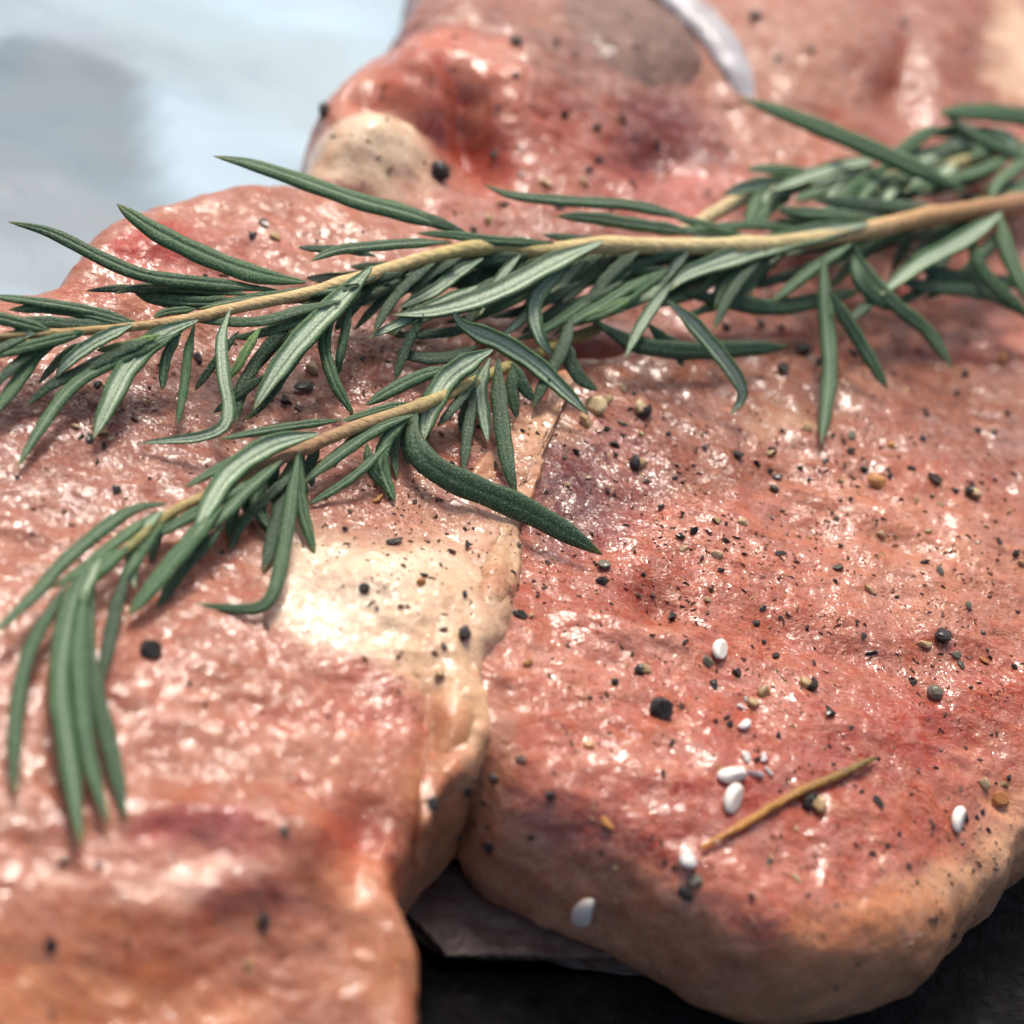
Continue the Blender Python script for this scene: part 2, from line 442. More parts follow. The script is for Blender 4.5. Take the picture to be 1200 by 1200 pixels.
loin_outline = [(600, 455, 1.4), (580, 530, 1.5), (556, 620, 1.5), (536, 720, 1.5), (508, 800, 1.4), (494, 880, 1.2), (506, 945, 1.0), (530, 1000, 0.6),
                (570, 1048, 0.5), (640, 1085, 0.45), (700, 1115, 0.4), (765, 1150, 0.4), (820, 1182, 0.4), (900, 1203, 0.4), (980, 1198, 0.4), (1060, 1160, 0.45),
                (1120, 1108, 0.5), (1165, 1055, 0.6), (1215, 1000, 0.7), (1300, 900, 0.9), (1400, 740, 1.4), (1430, 560, 1.5), (1350, 430, 1.6), (1200, 370, 1.6),
                (1000, 372, 1.7), (820, 392, 1.7), (720, 412, 1.7)]
loin_blobs = [
    (1100, 450, 200, 90, 0, (160, 104, 90), 0.9), (900, 440, 190, 50, 0, (166, 112, 98), 0.9), (1190, 560, 90, 120, 0, (172, 112, 96), 0.7),
    (780, 520, 180, 60, 0, (146, 92, 74), 0.85), (960, 540, 120, 50, 0, (186, 130, 108), 0.7),
    (1060, 640, 190, 80, 10, (224, 172, 150), 0.85), (880, 620, 130, 50, 8, (208, 142, 126), 0.6), (1150, 700, 100, 60, 20, (214, 160, 136), 0.6),  # pale pink meat, lightened further by a painted whitish sheen
    (690, 560, 90, 62, -38, (150, 84, 92), 0.85), (655, 575, 48, 60, 25, (118, 54, 72), 0.9), (715, 620, 60, 24, -30, (150, 60, 72), 0.7),
    (720, 700, 90, 26, 15, (176, 84, 72), 0.65), (770, 690, 26, 50, 20, (180, 78, 48), 0.7), (700, 760, 90, 25, -8, (214, 150, 136), 0.7),
    (800, 770, 70, 26, 20, (222, 168, 150), 0.7), (750, 850, 160, 60, 0, (200, 108, 82), 0.7), (900, 780, 120, 40, 0, (196, 110, 92), 0.6),
    (980, 830, 140, 40, 8, (206, 120, 104), 0.7), (1080, 850, 130, 50, -10, (188, 82, 70), 0.75), (1160, 830, 70, 50, -35, (186, 82, 54), 0.8),
    (880, 900, 120, 40, 0, (186, 78, 62), 0.7), (800, 960, 150, 50, -8, (180, 66, 56), 0.85), (940, 1000, 110, 36, -20, (186, 96, 84), 0.7),
    (690, 960, 80, 40, 0, (198, 112, 100), 0.7), (640, 1010, 72, 44, 18, (158, 84, 108), 0.9), (700, 1050, 70, 24, 10, (168, 100, 116), 0.8), (800, 1060, 60, 20, 0, (178, 100, 108), 0.6),
    (560, 930, 44, 90, 12, (188, 146, 112), 0.9), (585, 850, 22, 80, 8, (182, 130, 104), 0.7),
    (640, 510, 40, 60, 28, (216, 184, 160), 0.9), (940, 478, 60, 22, -20, (222, 196, 170), 0.85), (1000, 440, 34, 30, 0, (222, 192, 166), 0.8),
    (740, 430, 70, 24, 5, (150, 84, 34), 0.8), (1060, 560, 24, 30, 0, (206, 134, 104), 0.6),
    (1150, 945, 60, 16, -30, (226, 176, 156), 0.6), (920, 800, 46, 12, 10, (228, 178, 160), 0.6), (760, 905, 60, 14, 10, (220, 160, 140), 0.6),
    (830, 1120, 110, 30, -5, (186, 136, 120), 0.6)]
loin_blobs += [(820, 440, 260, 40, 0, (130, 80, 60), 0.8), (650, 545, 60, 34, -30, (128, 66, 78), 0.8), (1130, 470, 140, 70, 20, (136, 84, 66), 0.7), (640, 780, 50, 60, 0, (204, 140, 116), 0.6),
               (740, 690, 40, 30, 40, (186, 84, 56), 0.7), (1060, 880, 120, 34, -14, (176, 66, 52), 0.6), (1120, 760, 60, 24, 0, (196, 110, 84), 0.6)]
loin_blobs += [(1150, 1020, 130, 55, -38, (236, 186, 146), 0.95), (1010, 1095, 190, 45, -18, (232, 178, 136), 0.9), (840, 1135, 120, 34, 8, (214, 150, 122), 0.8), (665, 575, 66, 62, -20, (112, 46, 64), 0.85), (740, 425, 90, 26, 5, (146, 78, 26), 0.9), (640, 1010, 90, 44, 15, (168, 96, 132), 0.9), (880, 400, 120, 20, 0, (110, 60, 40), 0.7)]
loin_side = [(0.06, 0.40, (224, 166, 132), 0.85), (0.6, 1.3, (222, 176, 138), 0.8)]
loin_glit = [(830, 600, 290, 130, 1.0), (1030, 730, 210, 110, 1.0), (690, 560, 90, 90, 1.0), (1150, 880, 100, 70, 0.6)]
loin_bumps = [(1210, 1060, 120, 120, 0, -0.45),(590, 1050, 160, 80, 15, -1.05),(830, 480, 200, 60, 0, -0.10), (700, 620, 120, 60, -30, -0.12), (760, 745, 90, 22, 12, 0.16), (770, 715, 30, 30, 0, -0.22),
              (1120, 640, 160, 90, 20, 0.12), (950, 620, 50, 20, 20, -0.1), (850, 900, 180, 80, 0, 0.1), (1050, 640, 60, 14, 20, -0.12), (1130, 400, 160, 60, 0, -0.3),
              (900, 560, 40, 30, 0, -0.08), (980, 760, 90, 22, 10, -0.08), (1000, 850, 90, 20, 0, 0.06), (640, 1010, 60, 30, 0, 0.08)]
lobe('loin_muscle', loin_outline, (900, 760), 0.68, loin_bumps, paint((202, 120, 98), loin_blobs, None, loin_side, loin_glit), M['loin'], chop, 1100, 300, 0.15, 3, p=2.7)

sh_outline = [(60, 352, 1.9), (110, 300, 1.85), (150, 278, 1.85), (232, 246, 1.85), (320, 232, 1.8), (420, 262, 1.7), (520, 300, 1.6), (620, 350, 1.6), (668, 420, 1.6),
              (645, 500, 1.7), (620, 580, 1.75), (606, 660, 1.75), (612, 745, 1.75), (592, 795, 1.7), (586, 850, 1.7), (586, 890, 1.7), (560, 935, 1.6), (520, 985, 1.4), (478, 1050, 1.2),
              (470, 1110, 1.2), (486, 1190, 1.0), (480, 1300, 0.9), (400, 1400, 0.8), (200, 1420, 0.8), (-60, 1380, 0.9), (-300, 1250, 1.0), (-420, 950, 1.2), (-380, 650, 1.4),
              (-250, 470, 1.6), (-100, 400, 1.8)]
sh_blobs = [
    (150, 560, 260, 70, 0, (166, 112, 106), 0.85), (430, 580, 150, 70, 0, (172, 122, 110), 0.85), (380, 450, 190, 80, 0, (160, 112, 104), 0.9), (70, 480, 120, 50, 0, (138, 62, 72), 0.85),
    (60, 650, 130, 60, 0, (200, 146, 132), 0.7), (560, 480, 60, 80, 15, (156, 106, 90), 0.9), (230, 690, 130, 50, 0, (204, 150, 136), 0.7),
    (240, 300, 110, 40, -14, (216, 138, 132), 0.9), (170, 295, 50, 22, -20, (196, 48, 42), 0.95), (300, 270, 60, 26, 0, (206, 160, 150), 0.6), (100, 350, 60, 16, 0, (202, 120, 104), 0.9),
    (520, 660, 110, 80, 0, (224, 184, 158), 0.9), (430, 700, 125, 60, 12, (238, 216, 190), 0.95), (400, 745, 100, 34, 5, (244, 226, 204), 0.9), (530, 745, 90, 56, -10, (236, 206, 174), 0.9),
    (590, 640, 22, 100, 12, (214, 172, 146), 0.8), (520, 830, 44, 80, -10, (232, 194, 158), 0.95), (520, 900, 40, 60, 10, (226, 180, 136), 0.8),
    (440, 850, 70, 48, 10, (204, 116, 102), 0.85), (250, 830, 200, 60, 0, (190, 126, 104), 0.7), (90, 820, 110, 60, 0, (204, 138, 118), 0.7), (330, 900, 150, 34, 0, (214, 164, 142), 0.7),
    (420, 920, 80, 26, 0, (204, 122, 92), 0.6), (230, 985, 90, 26, 0, (186, 84, 102), 0.85), (290, 1010, 60, 20, 0, (196, 108, 118), 0.7), (425, 1005, 60, 46, 40, (204, 92, 72), 0.85),
    (90, 1010, 150, 30, 0, (220, 170, 154), 0.7), (210, 1045, 80, 24, -10, (228, 188, 172), 0.7), (80, 1140, 220, 90, 0, (221, 160, 114), 0.85), (290, 1060, 60, 30, -10, (150, 84, 80), 0.8), (320, 1110, 100, 44, 0, (176, 118, 94), 0.8),  # first two: whitish highlights along the low ridge, painted in
    (440, 1110, 70, 110, 0, (221, 164, 122), 0.85), (230, 1180, 150, 40, 0, (218, 154, 108), 0.7), (400, 1190, 70, 40, 0, (170, 122, 108), 0.7)]
sh_blobs += [(330, 480, 240, 60, 0, (146, 96, 86), 0.8), (60, 470, 130, 40, 0, (112, 40, 48), 0.9), (480, 590, 130, 50, -10, (164, 110, 92), 0.8), (170, 290, 60, 18, -24, (200, 40, 34), 0.9),
             (90, 560, 180, 50, 0, (160, 106, 98), 0.7), (300, 860, 60, 20, 0, (206, 124, 100), 0.7), (180, 1100, 120, 30, 10, (186, 112, 70), 0.7), (440, 640, 60, 30, 0, (198, 150, 126), 0.6)]
sh_glit = [(430, 560, 200, 110, 0.95), (120, 500, 200, 60, 0.9), (420, 410, 160, 60, 1.0), (60, 640, 90, 60, 0.7)]
sh_bumps = [(520, 740, 120, 80, 0, 0.20), (540, 845, 40, 60, 0, 0.10), (430, 690, 90, 50, 0, 0.14), (210, 290, 90, 40, 0, 0.12), (350, 440, 160, 70, 0, -0.14), (200, 760, 200, 60, 0, 0.05),
            (230, 960, 120, 30, 0, 0.14), (420, 985, 34, 50, 20, -0.25), (360, 990, 60, 30, 0, 0.2), (100, 1200, 340, 120, 0, -0.5), (420, 1180, 120, 110, 0, -0.2), (500, 860, 14, 60, 0, -0.1), (300, 1040, 120, 26, -8, 0.12)]
lobe('shoulder_muscle', sh_outline, (230, 800), 0.6, sh_bumps, paint((188, 128, 106), sh_blobs, None, [(0.3, 0.9, (216, 154, 112), 0.8)], sh_glit), M['shoulder'], chop, 1000, 270, 0.125, 13, lift=0.07)

fat_outline = [(600, 500, 1.9), (640, 452, 1.9), (668, 436, 1.9), (664, 470, 1.9), (640, 520, 1.9), (626, 570, 1.9), (610, 640, 1.9), (600, 700, 1.9), (584, 752, 1.9), (552, 790, 1.85), (546, 820, 1.85), (556, 850, 1.85), (560, 885, 1.8),
               (540, 918, 1.8), (508, 950, 1.75), (500, 985, 1.7), (484, 990, 1.7), (488, 930, 1.8), (500, 880, 1.9), (496, 830, 1.9), (462, 795, 1.9), (400, 775, 1.9), (344, 756, 1.9), (312, 716, 1.9), (328, 664, 1.9), (390, 648, 1.9), (460, 640, 1.9), (530, 600, 1.9), (560, 555, 1.9)]
fat_bumps = [(430, 720, 70, 30, 10, 0.14), (520, 735, 40, 40, 0, 0.10), (575, 690, 14, 60, 10, 0.10), (540, 820, 24, 34, 0, 0.14), (530, 900, 24, 30, 0, 0.08), (345, 700, 40, 60, 0, -0.22), (500, 630, 70, 40, -30, -0.18), (440, 790, 80, 14, 10, -0.12), (478, 860, 16, 60, 0, -0.25), (515, 880, 40, 70, 0, -0.10), (600, 480, 30, 30, 0, -0.05)]
fat_blobs = [(430, 720, 110, 44, 6, (240, 222, 198), 0.9), (520, 660, 70, 50, 0, (232, 196, 160), 0.8), (540, 760, 40, 40, 0, (240, 214, 184), 0.8), (530, 860, 40, 50, 0, (224, 182, 140), 0.8), (520, 900, 30, 30, 0, (214, 146, 104), 0.8), (505, 930, 40, 50, 0, (206, 146, 110), 0.8), (545, 960, 40, 30, 0, (190, 150, 112), 0.8), (600, 540, 50, 60, 0, (214, 176, 150), 0.8), (500, 765, 30, 14, 0, (222, 160, 120), 0.6), (590, 640, 16, 60, 10, (230, 200, 168), 0.6)]
lobe('fat_layer', fat_outline, (530, 725), 0.22, fat_bumps, paint((236, 208, 176), fat_blobs, None, [(0.3, 0.9, (226, 178, 132), 0.7)], [(560, 600, 60, 80, 0.6)]), M['shoulder'], chop, 700, 150, 0.15, 53, zlow=0.9, lift=0.08, edge=0.12, nside=40)
rib_outline = [(350, 200, 1.9), (362, 140, 1.9), (405, 98, 1.85), (445, 78, 1.8), (470, 20, 1.7), (500, -60, 1.6), (620, -200, 1.5), (900, -260, 1.5), (1250, -220, 1.5), (1450, 0, 1.5), (1480, 250, 1.5),
               (1380, 440, 1.5), (1200, 430, 1.5), (1000, 420, 1.5), (800, 440, 1.5), (640, 430, 1.5), (500, 360, 1.5), (400, 300, 1.5), (340, 262, 1.6)]
rib_blobs = [(548, 165, 22, 60, -35, (170, 50, 40), 0.0),
    (700, 330, 400, 90, 0, (172, 112, 102), 0.9), (500, 240, 160, 40, 0, (206, 148, 140), 0.8), (520, 30, 80, 60, -60, (150, 98, 86), 0.9), (560, 40, 24, 60, 25, (206, 168, 150), 0.7),
    (500, 110, 100, 52, 0, (224, 134, 112), 0.95), (580, 130, 60, 60, 0, (222, 158, 140), 0.8), (400, 105, 40, 30, 0, (222, 160, 140), 0.8), (430, 190, 90, 48, 10, (248, 224, 194), 1.0), (360, 200, 34, 24, 0, (238, 196, 160), 0.9),
    (650, 180, 110, 60, 0, (186, 88, 72), 0.85), (770, 175, 90, 46, 10, (146, 40, 50), 0.9), (800, 235, 110, 30, 0, (220, 130, 128), 0.9), (700, 235, 90, 26, 0, (186, 110, 96), 0.7),
    (720, 70, 130, 90, 10, (138, 98, 84), 0.95), (870, 150, 60, 30, 0, (214, 170, 160), 0.8), (950, 80, 110, 90, 0, (186, 144, 124), 0.9), (1110, 60, 110, 80, 0, (158, 82, 56), 0.9), (1185, 60, 36, 70, 0, (238, 204, 172), 0.9),
    (1055, 105, 40, 30, 0, (160, 72, 30), 0.85), (960, 190, 100, 30, 0, (200, 140, 110), 0.8), (970, 175, 30, 16, 0, (210, 110, 50), 0.7), (1080, 190, 60, 30, 0, (150, 60, 60), 0.7), (550, 160, 20, 56, -35, (190, 62, 46), 0.9), (780, 170, 60, 30, 10, (128, 30, 40), 0.8), (620, 60, 90, 40, 0, (150, 96, 88), 0.8), (860, 60, 60, 60, 0, (190, 150, 140), 0.8), (1040, 250, 200, 40, 0, (170, 110, 96), 0.7)]
rib_bumps = [(430, 190, 58, 36, 8, 0.62), (495, 110, 56, 40, 0, 0.62), (540, 190, 24, 40, -40, -0.3), (470, 150, 60, 10, 20, -0.25), (400, 110, 30, 26, 0, 0.2), (600, 125, 60, 55, 20, 0.5), (548, 155, 16, 60, -35, -0.5), (690, 160, 90, 60, 0, 0.2), (760, 190, 50, 24, 0, -0.25), (720, 60, 140, 70, 0, 0.35), (960, 70, 100, 90, 0, 0.3), (1110, 60, 70, 70, 0, 0.3),
             (1050, 110, 30, 40, 0, -0.25), (540, 20, 60, 60, 0, 0.3), (1000, 360, 500, 60, 0, -0.25), (700, 300, 300, 50, 0, -0.12)]
lobe('rib_muscle', rib_outline, (850, 130), 0.55, rib_bumps, paint((196, 132, 118), rib_blobs, None, [(0.4, 1.0, (206, 150, 120), 0.6)], [(800, 230, 300, 70, 0.9), (1000, 300, 300, 80, 0.8)]), M['rib'], chop, 700, 180, 0.14, 23)

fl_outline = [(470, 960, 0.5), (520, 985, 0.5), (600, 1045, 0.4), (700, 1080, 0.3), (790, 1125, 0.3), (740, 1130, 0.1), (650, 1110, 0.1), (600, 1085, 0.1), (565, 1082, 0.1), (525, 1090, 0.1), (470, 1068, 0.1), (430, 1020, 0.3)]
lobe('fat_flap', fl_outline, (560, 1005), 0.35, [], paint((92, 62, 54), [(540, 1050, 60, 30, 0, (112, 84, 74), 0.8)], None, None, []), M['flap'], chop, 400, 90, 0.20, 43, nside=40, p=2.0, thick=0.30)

# ---- bone end and the white cartilage arc beside it, both at the back
def tube(path, radii, nseg=14, flat=1.0, n_amp=0.0, seed=0, cap=True):
    path = np.array(path); n = len(path)
    T = np.gradient(path, axis=0); T /= np.linalg.norm(T, axis=1)[:, None]
    Z = np.array([0, 0, 1.0]); V = []
    for i in range(n):
        b = np.cross(T[i], Z); b /= np.linalg.norm(b) + 1e-9; c = np.cross(b, T[i])
        for k in range(nseg):
            an = 2 * math.pi * k / nseg
            V.append(path[i] + radii[i] * (b * math.cos(an) + c * math.sin(an) * flat))
    V = np.array(V)
    if n_amp:
        cen = np.repeat(path, nseg, 0); V = cen + (V - cen) * (1 + n_amp * fbm(V * 3.0, 3, seed))[:, None]
    idx = np.arange(n * nseg).reshape(n, nseg)
    F = np.stack([idx[:-1], np.roll(idx[:-1], -1, 1), np.roll(idx[1:], -1, 1), idx[1:]], -1).reshape(-1, 4)
    return V, F
def dome(name, px, py, rx, ry, rz, mat, parent, h=0.0, seed=1, amp=0.1, ang=0):
    c = P(px, py, h); n, mm = 60, 100
    V = []
    for i in range(n):
        ph = math.pi * (i + 0.5) / n
        for k in range(mm):
            th = 2 * math.pi * k / mm
            q = np.array([rx * math.sin(ph) * math.cos(th), ry * math.sin(ph) * math.sin(th), rz * math.cos(ph)])
            ca, sa = math.cos(ang), math.sin(ang)
            V.append([q[0] * ca - q[1] * sa, q[0] * sa + q[1] * ca, q[2]])
    V = np.array(V); r = 1 + amp * fbm(V * 1.2, 3, seed); V = V * r[:, None]
    idx = np.arange(n * mm).reshape(n, mm)
    F = np.stack([idx[:-1], idx[1:], np.roll(idx[1:], -1, 1), np.roll(idx[:-1], -1, 1)], -1).reshape(-1, 4)
    return obj(name, mesh_np(name, V, F), mat, parent, c)
dome('bone', 725, 60, 1.35, 1.5, 0.55, M['bone'], chop, -0.02, 5, 0.10)
path = catmull([P(735, -40, 0.34), P(785, -8, 0.38), P(830, 32, 0.36), P(862, 80, 0.28), P(876, 118, 0.12), P(882, 142, -0.05)], 60)
V, F = tube(path, 0.33 * np.sin(np.linspace(0.5, 3.12, 60)) ** 0.6 + 0.004, 18, 0.4, 0.2, 8)
obj('cartilage', mesh_np('cartilage', V, F), M['cartilage'], chop)

# ------------------------------------------------------------------ the surface it lies on
def sheet(name, x0, x1, y0, y1, n, zf, mat, tone=None):
    xs = np.linspace(x0, x1, n); ys = np.linspace(y0, y1, n)
    X, Y = np.meshgrid(xs, ys); V = np.column_stack([X.ravel(), Y.ravel(), np.zeros(n * n)])
    V[:, 2] = zf(V)
    idx = np.arange(n * n).reshape(n, n)
    F = np.stack([idx[:-1, :-1], idx[:-1, 1:], idx[1:, 1:], idx[1:, :-1]], -1).reshape(-1, 4)
    return obj(name, mesh_np(name, V, F, True, {'tone': tone(V)} if tone else None), mat)
tag(sheet('tabletop', -150, 150, -150, 150, 40, lambda V: -0.12 + 0 * V[:, 0], M['tray']), 'dark tabletop stretching away under the food', None, None, 'structure')
tray = sheet('roasting_tray', -22, 22, -16, 22, 300, lambda V: -0.02 + 0.05 * fbm(V * 0.9, 4, 90) * np.minimum(1, 1) - 0.03, M['tray'])
tag(tray, 'black greasy tray surface showing below and between the lobes of the chop', 'tray')
def foilz(V):
    r1 = 1 - np.abs(fbm(V * 0.16 + 3, 3, 101)) * 2.2
    r2 = 1 - np.abs(fbm(V * 0.45 + 7, 3, 111)) * 2.0
    return 0.3 + 0.34 * np.clip(r1, -0.5, 1) + 0.12 * r2 + 0.25
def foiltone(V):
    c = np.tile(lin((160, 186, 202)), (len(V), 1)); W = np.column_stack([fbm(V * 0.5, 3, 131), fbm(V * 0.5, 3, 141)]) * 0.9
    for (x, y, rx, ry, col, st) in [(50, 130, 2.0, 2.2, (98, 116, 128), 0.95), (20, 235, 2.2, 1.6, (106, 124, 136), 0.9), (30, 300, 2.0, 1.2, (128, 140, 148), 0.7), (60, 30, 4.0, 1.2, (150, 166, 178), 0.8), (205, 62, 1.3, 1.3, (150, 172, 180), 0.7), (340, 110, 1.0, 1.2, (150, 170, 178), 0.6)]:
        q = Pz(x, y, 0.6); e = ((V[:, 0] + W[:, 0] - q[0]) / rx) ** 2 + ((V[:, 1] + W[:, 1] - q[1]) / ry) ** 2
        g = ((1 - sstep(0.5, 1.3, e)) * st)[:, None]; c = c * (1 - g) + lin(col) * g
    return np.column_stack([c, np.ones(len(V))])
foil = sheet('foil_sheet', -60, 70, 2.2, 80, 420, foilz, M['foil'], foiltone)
tag(foil, 'pale blue crumpled foil sheet, out of focus behind the meat at upper left', 'foil')

# ------------------------------------------------------------------ seasoning, laid on the real surface
bpy.context.view_layer.update()
dg = bpy.context.evaluated_depsgraph_get()
CV = Vector(CAM)
def hit(x, y):
    ok, loc, nor, idx, ob, mt = S.ray_cast(dg, CV, Vector(ray(x, y)).normalized())
    if not ok or ob.name.startswith(('foil', 'tabletop', 'roasting')): return None
    return loc, nor, (loc - CV).length
def pxcm(dist): return 1.0 / (K * dist)      # photo pixels per cm at that distance

import bmesh
def chunk_mesh(name, seed, sub=2, cuts=5, rough=0.12, squash=(1, 0.85, 0.7)):
    bm = bmesh.new(); bmesh.ops.create_icosphere(bm, subdivisions=sub, radius=0.5)
    rs = random.Random(seed)
    for _ in range(cuts):
        n = Vector((rs.gauss(0, 1), rs.gauss(0, 1), rs.gauss(0, 1))).normalized(); d = rs.uniform(0.17, 0.38)
        for vv in bm.verts:
            e = vv.co.dot(n) - d
            if e > 0: vv.co -= n * e
    co = np.array([vv.co[:] for vv in bm.verts]); nn = vnoise(co * 7 + seed, seed)
    for vv, q in zip(bm.verts, nn):
        vv.co *= 1 + rough * q
        vv.co.x *= squash[0]; vv.co.y *= squash[1]; vv.co.z *= squash[2]
    me = bpy.data.meshes.new(name); bm.to_mesh(me); bm.free()
    return me
def variants(name, mat, n, seed, smooth=False, **kw):
    out = []
    for k in range(n):
        me = chunk_mesh(name, seed + k, **kw); me.materials.append(M[mat])
        for p_ in me.polygons: p_.use_smooth = smooth
        out.append(me)
    return out
LIB = {
    'black': variants('pepper_fragment', 'black', 8, 10, cuts=8, rough=0.3), 'brown': variants('pepper_fragment', 'brown', 5, 30, cuts=8, rough=0.3),
    'flat': variants('pepper_flake', 'black', 4, 50, squash=(1.25, 0.6, 0.3)), 'cream': variants('pepper_kernel', 'cream', 5, 70, smooth=True, sub=3, cuts=7, rough=0.08),
    'amber': variants('pepper_kernel', 'amber', 4, 90, smooth=True, sub=3, cuts=6), 'grey': variants('pepper_fragment', 'grey', 3, 110, sub=3, cuts=4, rough=0.2, smooth=True),
    'corn': variants('peppercorn', 'black', 3, 130, smooth=True, sub=4, cuts=2, rough=0.2, squash=(1, 0.92, 0.9)),
    'greycorn': variants('peppercorn', 'grey', 2, 140, smooth=True, sub=4, cuts=0, rough=0.10, squash=(1, 1, 0.95)),
    'seed': variants('white_seed', 'white', 3, 150, smooth=True, sub=3, cuts=1, rough=0.04, squash=(1.35, 0.82, 0.6)),
    'salt': variants('salt_crystal', 'salt', 4, 170, sub=2, cuts=9, rough=0.10),
}
def husk_mesh(seed):
    bm = bmesh.new(); bmesh.ops.create_icosphere(bm, subdivisions=3, radius=0.54)
    dl = [vv for vv in bm.verts if vv.co.x < 0.06 + 0.08 * math.sin(vv.co.y * 14 + seed)]
    bmesh.ops.delete(bm, geom=dl, context='VERTS')
    r = bmesh.ops.solidify(bm, geom=bm.faces[:], thickness=0.05)
    for vv in bm.verts: vv.co.y *= 0.85; vv.co.z *= 0.8
    me = bpy.data.meshes.new('husk'); bm.to_mesh(me); bm.free(); me.materials.append(M['black'])
    return me
HUSK = [husk_mesh(1), husk_mesh(4)]
CAT = {'black': ('pepper_fragment', 'pepper'), 'brown': ('pepper_fragment', 'pepper'), 'flat': ('pepper_flake', 'pepper'), 'cream': ('pepper_kernel', 'pepper'),
       'amber': ('pepper_kernel', 'pepper'), 'grey': ('pepper_fragment', 'pepper'), 'corn': ('peppercorn', 'peppercorn'), 'greycorn': ('peppercorn', 'peppercorn'),
       'seed': ('white_seed', 'seed'), 'salt': ('salt_crystal', 'salt'), 'half': ('cracked_peppercorn', 'peppercorn')}
LOOK = {'black': 'small black cracked pepper fragment', 'brown': 'small dark brown pepper fragment', 'flat': 'thin flat black pepper flake', 'cream': 'small cream pepper kernel crumb',
        'amber': 'small amber pepper kernel crumb', 'grey': 'mottled grey pepper fragment', 'corn': 'round black peppercorn', 'greycorn': 'round grey peppercorn', 'seed': 'smooth white seed',
        'salt': 'white salt crystal', 'half': 'cracked peppercorn with black husk and cream inside'}
def region(x, y):
    if y < 290 and not (x < 350 and y > 230): return 'on the blurred meat behind the rosemary'
    if y > 1000 + (1200 - x) * 0.12 and x > 600: return 'on the tan side of the right lobe'
    seam = 655 - (y - 450) * 0.33
    if x < seam:
        if y < 620 or x < 350 and y < 600: return 'on the browned meat of the left lobe near the sprigs'
        if 340 < x and y < 800: return 'on the cream fat of the left lobe'
        return 'on the blurred pink meat at lower left'
    if x < 620 and y > 820: return 'in the fatty crease between the two lobes'
    if y < 600: return 'on the upper part of the right lobe' if x < 900 else 'on the softly blurred upper right of the chop'
    if y < 820: return 'on the middle of the right lobe' if x < 900 else 'on the glossy right side of the right lobe'
    return 'on the lower part of the right lobe'
PLAIN = []
def grain(kind, x, y, size, ang=None, label=None, sx=1.0, sink=0.18):
    h = hit(x, y)
    if h is None: return None
    loc, nor, dist = h
    s = size / pxcm(dist)
    rs = random.random() * 6.28 if ang is None else ang
    q = nor.to_track_quat('Z', 'Y') @ Quaternion((0, 0, 1), rs)
    if ang is None and kind not in ('flat', 'seed'): q = q @ Quaternion((1, 0, 0), random.uniform(-0.6, 0.6))
    if ang is not None:     # long axis along a direction in the photograph
        h2 = hit(x + 6 * math.cos(ang), y - 6 * math.sin(ang))
        if h2:
            t = (h2[0] - loc); t = (t - nor * t.dot(nor)).normalized(); b = nor.cross(t)
            q = Matrix((t, b, nor)).transposed().to_quaternion()
    nm, cat = CAT[kind]
    pos = loc + nor * s * (0.30 - sink)
    if kind == 'half':
        o = empty(nm, pos, None, cat)
        k = bpy.data.objects.new('kernel', random.choice(LIB['cream'])); COL.objects.link(k); k.parent = o
        hk = bpy.data.objects.new('husk', random.choice(HUSK)); COL.objects.link(hk); hk.parent = o
    else:
        o = bpy.data.objects.new(nm, random.choice(LIB[kind])); COL.objects.link(o); tag(o, None, cat)
        o.location = pos
    o.rotation_mode = 'QUATERNION'; o.rotation_quaternion = q; v1 = 1.0 if label and kind not in ('black', 'brown') else random.uniform(0.9, 1.28); v2 = 1.0 if v1 == 1.0 else random.uniform(0.7, 1.05)
    o.scale = (s * sx * v1, s * v2, s * (0.9 if v1 == 1 else random.uniform(0.6, 0.95)))
    if label: o['label'] = label; o['group'] = 'notable grains of seasoning'
    else: PLAIN.append((o, kind, x, y, size))
    return o

